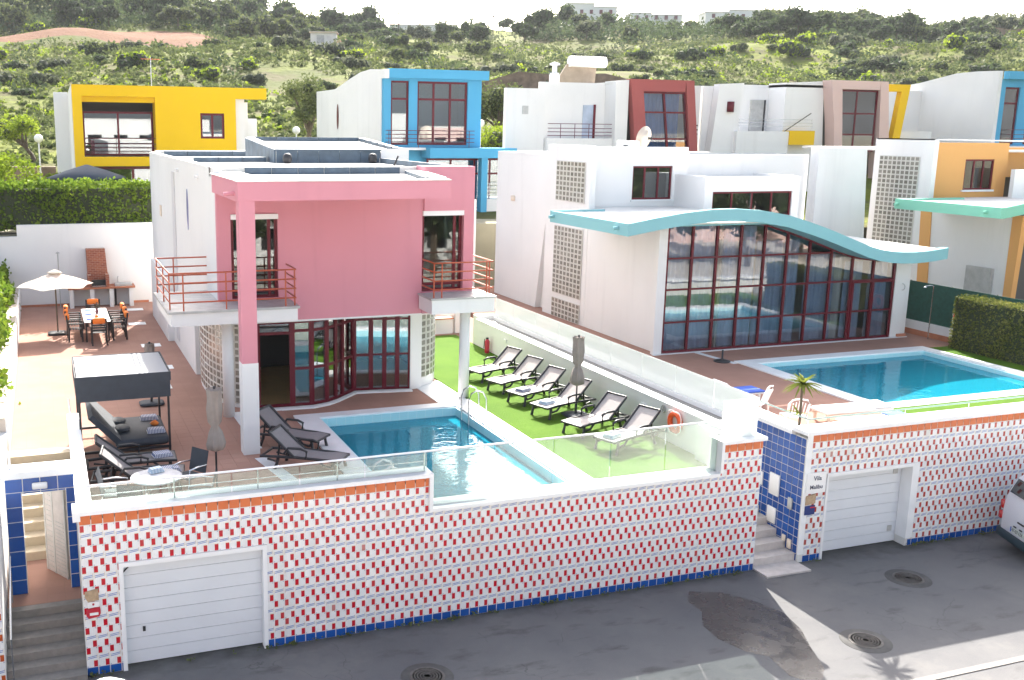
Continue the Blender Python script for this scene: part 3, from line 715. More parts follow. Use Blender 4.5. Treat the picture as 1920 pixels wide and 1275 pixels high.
# life ring, extinguisher, no-diving sign
def torus(c, R0, r, axis='x', n=20, k=8):
    mb = MB(); v = []; f = []
    for i in range(n):
        a = 2*math.pi*i/n
        for j in range(k):
            b = 2*math.pi*j/k; q = R0+r*math.cos(b); h = r*math.sin(b)
            p = (h, q*math.cos(a), q*math.sin(a)) if axis == 'x' else (q*math.cos(a), q*math.sin(a), h)
            v.append((c[0]+p[0], c[1]+p[1], c[2]+p[2]))
    for i in range(n):
        for j in range(k): f.append((i*k+j, ((i+1) % n)*k+j, ((i+1) % n)*k+(j+1) % k, i*k+(j+1) % k))
    mb.add(v, f, 0, True); return mb
def ring(x, y, z, lb):
    t = thing('life_ring', lb, 'life ring', (x, y, z), 0, 'orange life rings')
    torus((x, y, z), .21, .065).build('ring', 'lifebuoy', t)
    rp = MB(); pts = []
    for i in range(25):
        a = 2*math.pi*i/24; q = .26+.07*abs(math.sin(2*a)); pts.append((x-.03, y+q*math.cos(a), z+q*math.sin(a)))
    rp.tube(pts, .012, 5); rp.build('rope', 'white_plastic', t)
ring(14.07, 20.1, .62, 'orange life ring hanging on the white lawn wall')
ring(30.9, 27.35, 1.0, 'orange life ring half hidden by the clipped hedge')
t = thing('no_diving_sign', 'small round grey pictogram sign on the lawn wall beside the life ring', 'sign', (14.14, 20.7, .8))
o = torus((14.135, 20.7, .8), .085, .012); o.build('ring', 'greystone', t); MB().box(14.13, 14.14, 20.66, 20.74, .74, .86).build('pictogram', 'greystone', t)
t = thing('fire_extinguisher', 'small red and black extinguisher standing at the far end of the lawn wall', 'extinguisher', (14.0, 31.0, .03))
MB().lathe((14.0, 31.0, .03), [(.08, 0), (.085, .05), (.085, .4), (.05, .46), (.02, .48)], 12).build('cylinder', 'signred', t)
MB().tube([(14.0, 31.0, .5), (13.9, 31.0, .52), (13.88, 31.0, .2)], .015, 6).build('hose', 'black', t); MB().box(13.96, 14.04, 30.97, 31.03, .5, .56).build('valve', 'black', t)
# low walls behind the lawn
t = thing('terracotta_capped_wall', 'low cream wall with terracotta top behind the lawn', 'wall', (13.5, 36, 0))
MB().box(12.0, 14.2, 34.6, 34.85, 0, .55).build('wall', 'white2', t); MB().box(11.98, 14.22, 34.55, 34.9, .55, .60).build('cap', 'redtile', t)
MB().box(14.3, 14.5, 34.6, 44, 0, .9).build('side_wall', 'white2', t)

# stairs between the lots
st = thing('pale_stone_steps', 'pale stone steps between the two tiled walls', 'steps', (15.6, 18.5, -2.4))
for k in range(13):
    MB().box(14.98, 16.2, 18.08+.34*(k-1) if k else 17.5, 18.08+.34*k, -2.4, -2.36+.172*k).build('step', 'pale_step', st)
# neighbour wall
nw_ = thing('neighbour_tiled_wall', 'second street wall of faded patterned tiles with the vila sign on it', 'wall', (22, 18.1, -2.4))
w = MB(); w.wall(16.22, 34, -2.4, .62, 18.0, 18.4, [(16.87, 19.43, -2.4, -.3)]); w.box(16.22, 16.6, 18.41, 26.6, -2.4, .62); w.build('wall', 'grout', nw_)
NL = 27-16.3
tile_wall(nw_, (16.35, 18.0, .72), NL, [('orangetile', False)], TW, .2, limit=60, name='orange_tile')
tile_wall(nw_, (16.35, 18.0, .52), NL, Rows('tile2', 14), TW, TH, [(.52, 3.25, -3.2, -.80)], limit=240)
tile_wall(nw_, (16.35, 18.0, .52-14*TH), NL, [('bluetile', False)], TW, .165, [(.52, 3.15, -1, 1)], limit=60, name='blue_tile')
tile_wall(nw_, (16.22, 26.6, .60), 8.55, [('bluetile', False)]*15, .2, .2, ang=-math.pi/2, limit=140, name='blue_tile')
c = MB(); c.box(16.12, 34, 17.92, 18.45, .72, .81); c.box(16.12, 16.65, 18.45, 26.6, .62, .72); c.box(16.2, 16.35, 17.985, 18.0, -2.2, .72); c.build('coping', 'coping', nw_)
rv = MB(); rv.box(19.40, 19.60, 17.965, 18.30, -2.2, -.30); rv.box(16.84, 16.90, 17.965, 18.30, -2.4, -.31); rv.box(16.84, 19.60, 17.96, 18.30, -.35, -.27); rv.build('garage_frame', 'coping', nw_)
gd = MB().box(16.87, 19.43, 18.34, 18.36, -2.38, -.34).build('garage_door', 'panel', nw_)
for k in range(8): MB().box(16.88, 19.42, 18.31, 18.34, -2.375+k*.2535, -2.375+k*.2535+.246).build('door_panel', 'panel', gd)
MB().box(17.1, 17.15, 18.28, 18.31, -1.8, -1.66).build('handle', 'black', gd)
for z in (-.62, -2.1): MB().box(19.15, 19.28, 18.29, 18.31, z, z+.14).build('vent', 'greystone', gd)
def bplate(x, y0, y1, z0, z1, m, nm, lb):
    t = tag(MB().rbox(16.165, 16.205, y0, y1, z0, z1, .01).build(nm, m), lb, 'box', 'service boxes on the blue wall'); return t
bplate(0, 18.78, 19.12, -1.05, -.52, 'white_plastic', 'meter_box', 'large white meter box on the blue tiled side wall')
bplate(0, 19.38, 19.62, -.95, -.62, 'white_plastic', 'letter_box', 'white letter box with dark slot at the inner edge of the blue tiles')
bplate(0, 18.82, 19.12, -1.75, -1.36, 'white_plastic', 'meter_box', 'lower cream meter box on the blue tiled side wall')
bplate(0, 18.42, 18.53, -2.12, -1.88, 'beigecloth', 'switch_box', 'small cream box low on the blue tiles, inner of the pair')
bplate(0, 18.22, 18.34, -2.15, -1.92, 'beigecloth', 'switch_box', 'small cream box low on the blue tiles, outer of the pair')
bplate(0, 18.30, 18.44, -1.2, -.92, 'greystone', 'intercom', 'grey intercom panel on the blue tiled side wall')
FONT = None
def text(parent, body, size, loc, mat, rot=(R(90), 0, 0), name='lettering', ext=.003):
    cu = bpy.data.curves.new(name, 'FONT'); cu.body = body; cu.size = size; cu.align_x = 'CENTER'; cu.align_y = 'CENTER'; cu.extrude = ext; cu.offset = .0005
    cu.materials.append(M[mat]); tmp = bpy.data.objects.new(name, cu); me_ = bpy.data.meshes.new_from_object(tmp); bpy.data.objects.remove(tmp); o = bpy.data.objects.new(name, me_); COL.objects.link(o); o.parent = parent; o.location = Vector(loc)-WL[parent]; o.rotation_euler = rot; WL[o] = Vector(loc); return o
t = thing('name_sign', 'white name board reading Vila Malibu beside the second garage', 'sign', (16.53, 17.975, -.46))
MB().box(16.26, 16.80, 17.955, 17.987, -.70, -.20).build('board', 'white_plastic', t)
text(t, 'Vila', .155, (16.55, 17.950, -.34), 'letter'); text(t, 'Malibu', .14, (16.53, 17.950, -.55), 'letter')
tag(MB().prism([(16.28, -.76), (16.56, -.72), (16.55, -.95), (16.28, -.98)], 'y', 17.96, 17.987).build('stone_plaque', 'bronze'), 'beige stone plaque right under the name board', 'plaque')
t = thing('blue_plaque', 'dark blue enamel plaque under the beige stone plaque', 'plaque', (16.43, 17.97, -1.2))
MB().box(16.28, 16.56, 17.965, 17.987, -1.22, -1.0).build('plate', 'navy', t); MB().box(16.42, 16.55, 17.96, 17.965, -1.06, -1.03).build('stripe', 'signred', t)
t = thing('low_handrail', 'pale green low handrail on the coping of the second tiled wall', 'railing', (22, 18.2, .81))
MB().tube([(16.35, 26.4, 1.0), (16.35, 18.2, 1.02), (27.5, 18.2, 1.05)], .018, 8).build('handrail', plain('pale_green_glass_edge', (.35, .50, .46), .3), t)
for x in (16.35, 19.2, 21.2, 23.2, 25.2): MB().tube([(x, 18.2, .81), (x, 18.2, 1.02)], .012, 6).build('post', 'steel', t)

# ================================================================== LEFT ENTRANCE
lw = thing('left_neighbour_wall', 'orange and white patterned tiled wall at the left edge', 'wall', (-2.5, 18.1, -2.4))
MB().box(-6, -1.07, 18.0, 18.3, -2.4, .72).build('wall', 'grout', lw); MB().box(-1.27, -1.07, 18.3, 24.5, -2.4, .45).build('side_wall', 'white', lw)
tile_wall(lw, (-6+.005, 18.0, .70), 4.92, [('orangetile', False)]+[('tile3', r % 2 == 1) for r in range(14)], TW, TH, limit=60)
tile_wall(lw, (-1.07, 20.0, .4), 2.0, [('bluetile', False)]*14, .2, .2, ang=-math.pi/2, limit=1, name='blue_tile')
cc = MB(); cc.box(-6, -1.0, 17.95, 18.35, .72, .80); cc.box(-1.30, -1.04, 18.35, 24.5, .45, .5); cc.build('coping', 'coping', lw)
panes_fence(lw, -4.5, -1.05, 18.15, .8, 1.55, 3)
po = thing('entrance_portal', 'blue tiled doorway with white coping above the entrance steps', 'doorway', (-.33, 20.1, -1.53))
w = MB(); w.wall(-.97, .3, -1.53, .86, 20.0, 20.3, [(-.68, .13, -1.53, .52)]); w.build('wall', 'grout', po)
tile_wall(po, (-.97, 20.0, .86), 1.27, [('bluetile', False)]*8, .32, .3, [(.29, 1.10, -3, -.34)], limit=60, name='blue_tile')
MB().box(-1.05, .32, 19.9, 20.4, .86, 1.0).build('coping', 'coping', po)
MB().rbox(-.48, -.2, 19.95, 19.99, .6, .74, .03).build('lamp', 'white_plastic', po)
MB().tube([(-.95, 20.2, 1.32), (.34, 20.2, 1.30)], .018, 8).build('handrail', 'whitemetal', po)
MB().box(-.88, -.84, 20.1, 20.14, 1.0, 1.3).build('post', 'whitemetal', po)
t = thing('entrance_gate', 'open white metal gate leaf with red and dark inlay lines', 'gate', (.1, 20.35, -1.5))
def along(a, b, s0, s1, z0, z1, th): 
    d = (Vector(b)-Vector(a)); n = Vector((-d.y, d.x)).normalized()*th/2; p, q = Vector(a)+d*s0, Vector(a)+d*s1
    return MB().prism([tuple(p-n), tuple(q-n), tuple(q+n), tuple(p+n)], 'z', z0, z1)
ga, gb = (.10, 20.34), (-.30, 21.05)
along(ga, gb, 0, 1, -1.5, .5, .03).build('leaf', 'pale_step', t)
for s0 in (0, .55, .93): along(ga, gb, s0, s0+.06, -1.5, .52, .05).build('bar', 'greystone', t)
for k in range(14): along(ga, gb, .1, .5, -1.4+.08*k, -1.385+.08*k, .045).build('slat', 'greystone', t)
for k in range(16): along(ga, gb, .62, .9, -1.4+.11*k, -1.385+.11*k, .045).build('slat', 'greystone', t)
t = thing('entrance_steps', 'six grey stone steps leading up to the blue doorway', 'steps', (-.37, 18.6, -2.4))
for k in range(6): MB().box(-1.06, .3, 17.8+.29*k, 17.8+.29*(k+1) if k < 5 else 20.0, -2.4, -2.4+.145*(k+1)).build('step', 'grey_step', t)
MB().box(-1.05, .3, 19.45, 21.6, -1.535, -1.527).build('landing_paving', 'terracotta', t)
t = thing('inner_steps', 'beige limestone steps rising behind the blue doorway', 'steps', (-.37, 22.5, -1.53))
MB().box(-1.05, .3, 20.0, 21.6, -2.4, -1.536).build('landing', 'beige_step', t)
for k in range(8): MB().box(-1.05, .3, 21.6+.36*k, 24.5, -1.53+.191*k if k else -2.4, -1.53+.191*(k+1)).build('step', 'beige_step', t)
t = thing('stair_handrail', 'brushed steel handrail on the left side of the entrance steps', 'handrail', (-.98, 18.6, -2.3))
MB().tube([(-.95, 17.95, -1.45), (-.95, 19.6, -.55)], .02, 8).build('rail', 'steel', t)
for y, z in ((18.0, -1.42), (19.5, -.6)): MB().tube([(-.95, y, z-.85), (-.95, y, z)], .016, 6).build('post', 'steel', t)
# low wall left of the side terrace
t = thing('left_boundary_wall', 'low beige topped wall along the left hedge', 'wall', (-1.2, 34, 0))
MB().box(-1.07, -1.02, 24.5, 44.8, 0, .8).build('inner_skin', 'white', t); MB().box(-1.42, -1.07, 24.5, 44.8, 0, .84).build('wall', plain('beige_render', (.55, .47, .40), .85, var=.1), t)
bw = thing('back_garden_wall', 'tall white garden wall behind the barbecue', 'wall', (1.7, 45, 0))
MB().box(-1.0, 5.2, 44.85, 45.1, 0, 3.42).build('wall', 'white', bw); MB().box(-4.5, -1.0, 44.85, 45.1, 0, 2.95).build('lower_wall', 'white', bw)
MB().box(-1.03, 4.17, 44.82, 44.85, 0, .09).build('skirting', 'redtile', bw)
t = thing('rear_boundary_wall', 'white boundary wall between the pink house and the glazed house', 'wall', (15, 45, 0)); MB().box(11.4, 19.5, 44.85, 45.1, -2, 4.2).build('wall', 'white', t); MB().box(14.6, 16.4, 40.0, 40.1, 0, 2.1).build('brick_screen', 'brick', t)
hedge('left_boundary_hedge', 'tall leafy hedge along the left edge of the terrace', -3.2, -1.5, 24.5, 44.6, 0, 1.75, 24000, .20, 'leaf_hedge', .26)
hedge('back_hedge', 'long trimmed hedge on top of the white back wall', -6, 5.1, 45.2, 46.6, 3.2, 4.95, 15000, .16, 'leaf_hedge', .16)
P = blob_pts([(-1.2, 48, 5.2, 1.3), (-2.6, 47.6, 5.4, 1.5), (-.2, 47.5, 4.6, .9), (-3.6, 48, 5.6, 1.2)], 5000); 
o = bpy.data.objects.new('leafy_shrub', leaves_mesh('leafy_shrub', P-np.array([-2, 48, 3]), .17, 'leaf_bright', None)); COL.objects.link(o); o.location = (-2, 48, 3); tag(o, 'bright green rounded shrub above the left end of the back hedge', 'shrub')
hedge('far_clipped_hedge', 'yellow green clipped hedge beside the yellow house', .3, 2.3, 53.2, 53.9, 3, 5.0, 1500, .14, 'leaf_bright', .08)
t = thing('navy_parasol', 'dark navy parasol top showing above the back hedge', 'parasol', (2.1, 50, 3))
u = MB(); u.lathe((2.1, 50, 3), [(1.75, 2.05), (1.75, 2.1), (.9, 2.42), (.05, 2.68)], 8); u.build('canopy', plain('navy_canvas', (.025, .04, .065), .8), t); MB().tube([(2.1, 50, 3), (2.1, 50, 5.6)], .03, 8).build('pole', 'steel', t)

# ================================================================== PINK HOUSE
h1 = thing('pink_house', 'two storey pink and white house behind the near pool', 'house', (7.7, 30, 0))
WF = 26.2
w = MB()
w.wall(4.2, 9.83, 2.45, 6.2, WF, WF+.2, [(4.55, 5.78, 3.08, 5.28), (9.80, 9.83, 3.05, 5.28)]); w.wall(9.83, 11.3, 2.45, 6.48, WF, WF+.2, [(9.83, 11.0, 3.05, 5.28)])
w.box(9.83, 11.3, WF-.07, WF, 5.28, 6.48); w.box(9.9, 11.3, WF+.2, 27.0, 6.2, 6.47); w.box(11.0, 11.3, WF-.07, WF, 2.45, 5.28); w.box(9.80, 11.0, WF-.07, WF, 2.45, 3.05)
w.build('front_wall', 'pink', h1)
w = MB(); w.box(4.2, 4.4, WF+.2, 42.4, 2.45, 6.45); w.box(11.1, 11.3, WF+.2, 42.4, 2.45, 6.45); w.box(4.4, 11.1, 42.2, 42.4, 2.45, 6.45); w.box(4.2, 4.35, 31.0, 42.4, 0, 2.45)
w.box(4.35, 11.1, 42.2, 42.4, 0, 2.45); w.box(11.0, 11.2, 29.3, 42.2, 0, 2.45); w.box(4.205, 4.7, 30.9, 31.0, 0, 2.45); w.build('side_walls', 'white', h1)
MB().box(4.0, 4.2, 36.2, 41.5, 0, 2.3).build('side_bay', 'white', h1)
MB().box(4.21, 11.29, WF+.01, 42.39, 2.40, 2.55).build('floor_slab', 'white', h1)
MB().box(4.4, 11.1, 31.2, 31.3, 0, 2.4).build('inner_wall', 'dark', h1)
MB().prism([(x, y+.1) for x, y in [(5.22, 26.42), (6.16, 26.36), (6.70, 26.34), (7.18, 26.52), (7.52, 26.78), (7.78, 27.04), (8.22, 27.46), (8.74, 27.42), (9.10, 27.36), (9.50, 27.30), (9.85, 27.24)]]+[(10.9, 29.5), (10.9, 31.2), (4.6, 31.2), (4.6, 28.5)], 'z', 0, .02).build('inner_floor', plain('amber_floor_tiles', (.45, .29, .12), .3, var=.1), h1)
MB().box(5.0, 5.9, 30.5, 31.1, .02, .9).build('sideboard', 'black', h1)
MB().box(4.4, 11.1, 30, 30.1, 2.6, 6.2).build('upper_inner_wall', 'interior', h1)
rf = MB().box(4.4, 11.1, 27.2, 42.2, 6.15, 6.3).build('roof', 'roofwhite', h1)
MB().box(4.2, 11.3, 27.0, 27.2, 6.2, 6.44).build('roof_kerb', 'roofwhite', rf)
def felts(parent, n, f):
    for k in range(n):
        m = MB(); m.box(*f(k)); m.build('felt_panel', 'felt', parent)
felts(rf, 6, lambda k: (5.1+k*.72, 5.1+k*.72+.70, 26.97, 27.0, 6.25, 6.43))
felts(rf, 3, lambda k: (4.9+k*.82, 4.9+k*.82+.80, 34.9, 35.05, 6.30, 6.46))
MB().box(4.9, 7.36, 35.05, 35.3, 6.3, 6.47).build('roof_kerb', 'roofwhite', rf)
felts(rf, 5, lambda k: (4.7+k*.9, 4.7+k*.9+.88, 41.6, 41.75, 6.30, 6.50))
MB().box(4.4, 9.2, 41.75, 42.2, 6.3, 6.51).build('roof_kerb', 'roofwhite', rf)
def rz_(y): return 6.74+(y-34)*.062
rb = MB().prism([(34.05, 6.3), (39.2, 6.3), (39.2, rz_(39.2)-.1), (34.05, rz_(34)-.08)], 'x', 7.5, 12.15).build('raised_roof', 'roofwhite', rf)
felts(rb, 5, lambda k: (7.5+k*.73, 7.5+k*.73+.715, 34.0, 34.045, 6.3, 6.70))
MB().box(7.48, 11.15, 33.96, 34.1, 6.70, 6.76).build('roof_edge', 'felt', rb); MB().box(11.16, 12.17, 33.98, 34.045, 6.28, 6.77).build('white_end', 'white', rb)
for k in range(7): MB().prism([(34.1+k*.73, 6.3), (34.8+k*.73, 6.3), (34.8+k*.73, rz_(34.8+k*.73)), (34.1+k*.73, rz_(34.1+k*.73))], 'x', 7.44, 7.49).build('felt_panel', 'felt', rb)
MB().prism([(34.1, rz_(34.1)-.08), (39.2, rz_(39.2)-.1), (39.2, rz_(39.2)+.03), (34.1, rz_(34.1)+.01)], 'x', 7.5, 7.75).build('roof_edge', 'roofwhite', rb)
MB().prism([(34.1, rz_(34.1)-.08), (39.2, rz_(39.2)-.1), (39.2, rz_(39.2)+.03), (34.1, rz_(34.1)+.01)], 'x', 11.95, 12.15).build('roof_edge', 'roofwhite', rb)
felts(rb, 5, lambda k: (7.8+k*.82, 7.8+k*.82+.80, 39.0, 39.1, 6.95, 7.10))
felts(rb, 6, lambda k: (11.90, 11.94, 34.3+k*.8, 35.05+k*.8, 6.7+k*.05, 6.8+k*.05))
MB().box(11.3, 12.15, 34.05, 39.2, 2.4, 6.3).build('side_wing', 'white', h1)
felts(rf, 7, lambda k: (11.02, 11.06, 27.4+k*.9, 28.28+k*.9, 6.30, 6.47))
for x in (7.75, 10.7):
    g_ = MB(); g_.lathe((x, 33.5, 6.31), [(.12, 0), (.16, .1), (.15, .25), (.08, .32)], 10); g_.build('roof_lamp', 'black', rf)
MB().tube([(10.6, 31, 6.3), (10.75, 31, 6.62)], .03, 6).build('vent_pipe', 'black', rf)
# overhang with fascia, column
ov = MB().prism([(4.35, 22.85), (9.1, 22.85), (9.8, WF-.075), (4.35, WF)], 'z', 5.95, 6.2).build('overhang_slab', ['pink'], h1)
MB().prism([(4.35, 22.85), (9.0, 22.85), (9.85, 26.96), (4.35, 26.96)], 'z', 6.201, 6.25).build('slab_top', 'roofwhite', ov)
MB().box(4.1, 9.15, 22.6, 22.85, 5.87, 6.29).build('front_fascia', 'pink', h1)
MB().box(4.1, 4.35, 22.85, WF, 5.85, 6.30).build('side_fascia', 'pink', h1)
MB().prism([(9.0, 22.85), (9.15, 22.85), (9.9, WF-.075), (9.75, WF-.075)], 'z', 5.87, 6.29).build('end_fascia', 'pink', h1)
r = MB(); r.box(4.08, 9.17, 22.58, 22.9, 6.292, 6.315); r.box(4.08, 4.42, 22.9, WF+.2, 6.303, 6.32); r.prism([(8.76, 22.9), (9.17, 22.9), (10.05, 26.96), (9.62, 26.96)], 'z', 6.292, 6.35); r.build('fascia_cap', 'roofwhite', h1)
for k in range(5): MB().prism([(8.70+k*.165, 23.1+k*.76), (8.74+k*.165, 23.1+k*.76), (8.90+k*.165, 23.84+k*.76), (8.86+k*.165, 23.84+k*.76)], 'z', 6.25, 6.345).build('felt_panel', 'felt', ov)
for k in range(5): MB().box(4.90, 4.93, 23.1+k*.77, 23.85+k*.77, 6.25, 6.33).build('felt_panel', 'felt', ov)
MB().box(4.42, 4.90, 22.9, 26.96, 6.25, 6.335).build('wide_rim', 'roofwhite', ov)
MB().tube([(4.1, 23.0, 6.02), (3.85, 23.0, 6.0)], .05, 10).build('water_spout', 'pink', h1)
co = MB().box(4.12, 4.48, 22.62, 22.98, 2.18, 5.87).build('square_column', 'pink', h1)
MB().box(4.11, 4.49, 22.61, 22.99, 0, 2.18).build('column_foot', 'white', co)
MB().box(4.13, 4.47, 22.625, 22.985, 0, .09).build('plinth', 'redtile', co) if False else None
for (x, y, zt) in ((4.36, 26.0, 2.7), (11.02, 25.95, 2.62)): MB().lathe((x, y, 0), [(.15, 0), (.15, zt)], 20).build('round_column', 'white', h1)
# windows upstairs
window(h1, (4.55, WF+.08, 3.08), 1.23, 2.2, [.18, .82], [.09], fr=.08)
window(h1, (9.80, WF+.08, 3.05), 1.2, 2.23, [.82], [.09], fr=.08)
for x0, x1 in ((4.55, 5.78), (9.80, 11.0)): MB().box(x0, x1, WF-.08, WF+.1, 5.15, 5.28).build('shutter_box', 'white_plastic', h1)
curtain(h1, 10.6, 10.95, 3.1, 5.2, 26.6, 'curtainw'); curtain(h1, 4.6, 4.9, 3.1, 5.2, 26.6, 'curtainw')
# side wall details
lz = NT('blue_lens'); lz.done(lz.bsdf((.30, .30, .52), .2))
mb = MB(); v = [(4.185, 31.6+.17*math.cos(a), 5.0+.62*math.sin(a)) for a in [2*math.pi*k/24 for k in range(24)]]; mb.add(v+[(4.2, p[1], p[2]) for p in v], [tuple(range(23, -1, -1))]+[(k, (k+1) % 24, 24+(k+1) % 24, 24+k) for k in range(24)]); mb.build('oval_window', lz.m, h1)
MB().box(4.17, 4.2, 34.6, 35.25, .3, 6.0).build('recessed_strip', plaster('pale_grey_plaster', (.62, .61, .62), .05), h1)
for y in (29.2, 33.5): MB().box(4.1, 4.2, y, y+.2, 6.05, 6.13).build('roof_spout', 'white', h1)
MB().box(4.16, 4.2, 38.7, 39.1, 4.2, 4.6).build('vent', 'beigecloth', h1)
# balconies
bl = MB(); bl.prism([(2.75, 24.95), (6.05, 24.95), (6.05, WF), (4.2, WF), (4.2, 28.2), (2.75, 28.2)], 'z', 2.98, 3.04, 1); bl.prism([(2.83, 25.0), (6.0, 25.0), (6.0, WF), (4.2, WF), (4.2, 28.15), (2.83, 28.15)], 'z', 2.66, 2.98, 0)
b1 = bl.build('left_balcony', ['white', 'greystone'], h1)
P_ = [(4.2, 28.12), (2.83, 28.12), (2.83, 25.03), (5.97, 25.03), (5.97, WF-.1)]
railing(b1, P_, [3.25, 3.49, 3.73, 3.97], [(2.85, 28.1), (2.85, 26.6), (2.85, 25.3), (3.15, 25.03), (4.2, 25.03), (5.7, 25.03), (5.95, 25.1), (3.3, 28.12)], 3.04)
bl = MB(); bl.prism([(9.66, 25.08), (11.58, 25.08), (11.58, 27.3), (11.3, 27.3), (11.3, WF-.07), (9.66, WF-.07)], 'z', 2.98, 3.03, 1)
bl.prism([(9.70, 25.12), (11.54, 25.12), (11.54, 27.25), (11.3, 27.25), (11.3, WF-.07), (9.70, WF-.07)], 'z', 2.6, 2.98, 0)
b2 = bl.build('right_balcony', ['white', 'greystone'], h1)
railing(b2, [(9.78, WF-.1), (9.78, 25.18), (11.48, 25.18), (11.48, 27.2), (11.32, 27.25)], [3.25, 3.49, 3.73, 3.97], [(9.78, 25.2), (10.0, 25.18), (11.3, 25.18), (11.48, 25.4), (11.48, 27.1)], 3.03)
# ground floor glazing
gp = [(5.22, 26.42), (6.16, 26.36), (6.70, 26.34), (7.18, 26.52), (7.52, 26.78), (7.78, 27.04), (8.22, 27.46), (8.74, 27.42), (9.10, 27.36), (9.50, 27.30), (9.85, 27.24)]
for i in range(len(gp)-1):
    a, b = gp[i], gp[i+1]; L = math.hypot(b[0]-a[0], b[1]-a[1]); an = math.atan2(b[1]-a[1], b[0]-a[0])
    window(h1, (a[0], a[1], .03), L, 2.37, [], [.86] if i == 0 else [.44, .88], an, fr=.075 if L > .4 else .05, name='glazed_door' if i in (0, 1, 3, 6, 7, 8) else 'window', skip=((0, 0),) if i == 0 else (), mg='winmirror')
kb = [(x, y-.1) for x, y in gp]; kb2 = [(x, y-.28) for x, y in gp]
MB().prism(kb+kb2[::-1], 'z', 0, .05).build('wavy_threshold', 'coping', h1)
MB().box(5.22, 9.9, 27.0, 27.5, 2.34, 2.40).build('lintel', 'frame', h1) if False else None
# curved glass block walls
def arc_blocks(parent, pts, z0, rows, bw_, bh_, frame=True):
    for i in range(len(pts)-1):
        a, b = pts[i], pts[i+1]; L = math.hypot(b[0]-a[0], b[1]-a[1]); an = math.atan2(b[1]-a[1], b[0]-a[0])
        blocks(parent, (a[0], a[1], z0), an, 1, rows, L, bh_)
def arc(cx, cy, r, a0, a1, n, ry=None): return [(cx+r*math.cos(R(a0+(a1-a0)*k/n)), cy+(ry or r)*math.sin(R(a0+(a1-a0)*k/n))) for k in range(n+1)]
ra = arc(9.85, 28.9, 1.28, -72, -5, 7, 1.55)
MB().prism([(9.86, 27.22), (10.24, 27.30)]+[(10.24, 27.5), (9.86, 27.44)], 'z', 0, 2.4).build('white_jamb', 'white', h1)
arc_blocks(h1, ra, .28, 11, .2, .19)
MB().prism(ra+[(x-.25, y+.05) for x, y in ra][::-1], 'z', 0, .27).build('curved_plinth', 'white', h1)
la = [(4.34, 30.9), (4.24, 30.2), (4.18, 29.5), (4.18, 28.8), (4.23, 28.2), (4.33, 27.65), (4.48, 27.15), (4.68, 26.8), (4.92, 26.6), (5.18, 26.5)]
arc_blocks(h1, [p for i in range(len(la)-1) for p in ((la[i]), ((la[i][0]+la[i+1][0])/2, (la[i][1]+la[i+1][1])/2))]+[la[-1]], .12, 12, .2, .19)
MB().prism(la+[(x+.16, y) for x, y in la][::-1], 'z', 0, .11).build('curved_plinth', 'white', h1)
for i, p in enumerate([(2.9, 39.6), (3.0, 35.4), (3.0, 31.9), (2.65, 29.4), (3.1, 42.8)]): struct(MB().box(p[0], p[0]+.65, p[1], p[1]+.5, .0, .012), 'marble_step_stone', 'coping')
# pool ladders
def ladder(x, y, ax, lb):
    t = thing('pool_ladder', lb, 'ladder', (x, y, 0), 0, 'pool ladders')
    for s in (-.25, .25):
        pts = [(0, -1.1), (0, .45), (.06, .62), (.22, .70), (.40, .64), (.50, .45), (.52, .04)]
        MB().tube([((x+s, y+a, z) if ax == 'y' else (x+a, y+s, z)) for a, z in pts], .021, 8).build('rail', 'steel', t)
    for z in (-.25, -.5, -.75):
        (MB().box(x-.25, x+.25, y-.04, y+.04, z-.015, z+.015) if ax == 'y' else MB().box(x-.04, x+.04, y-.25, y+.25, z-.015, z+.015)).build('rung', 'steel', t)
ladder(10.38, 24.3, 'x', 'steel pool ladder at the far corner of the near pool beside the round column')
ladder(6.2, 19.1, 'x', 'steel pool ladder half hidden by the orange topped parapet')

# ================================================================== TURQUOISE CANOPY HOUSE
h2 = thing('white_curtain_wall_house', 'large white house with curved turquoise canopy over a tall dark red glazed wall', 'house', (25, 33, 0))
prof = [(17.4, 4.60), (18.4, 4.76), (19.4, 4.90), (20.4, 4.99), (21.4, 5.01), (22.5, 4.93), (23.56, 4.76), (24.5, 4.50), (25.4, 4.22), (26.3, 3.90), (27.1, 3.62), (27.8, 3.44), (28.5, 3.36), (29.3, 3.34), (30.0, 3.38), (30.7, 3.46)]
def topz(x): return float(np.interp(x, [p[0] for p in prof], [p[1] for p in prof]))
def cslab(x0, x1, y0, y1, t, dz=0, n=26):
    xs = [x0+(x1-x0)*k/n for k in range(n+1)]
    return [(x, topz(x)+dz) for x in xs]+[(x, topz(x)+dz-t) for x in reversed(xs)]
cn = MB().prism(cslab(17.4, 30.7, 0, 0, .40), 'y', 28.0, 28.25).build('curved_fascia', 'turq', h2)
for a, b, y1 in ((17.42, 19.6, 33.19), (19.602, 30.68, 34.9)):
    xs = [a+(b-a)*k/24 for k in range(25)]; MB().prism([(x, min(topz(x)-.10, 4.49)) for x in xs]+[(x, min(topz(x)-.39, 4.45)) for x in reversed(xs)], 'y', 28.25, y1).build('canopy_slab', 'turq', cn)
def tray(x): return min(topz(x)-.05, 4.55)
for a, b, y1 in ((17.55, 19.6, 33.2), (19.601, 30.6, 34.95)):
    xs = [a+(b-a)*k/24 for k in range(25)]; MB().prism([(x, tray(x)) for x in xs]+[(x, tray(x)-.05) for x in reversed(xs)], 'y', 28.25, y1).build('canopy_top', 'roofwhite', cn)
MB().box(17.4, 17.55, 28.25, 33.2, 4.2, 4.6).build('side_fascia', 'turq', cn); MB().box(17.4, 19.6, 33.2, 33.3, 4.2, 4.62).build('back_fascia', 'turq', cn)
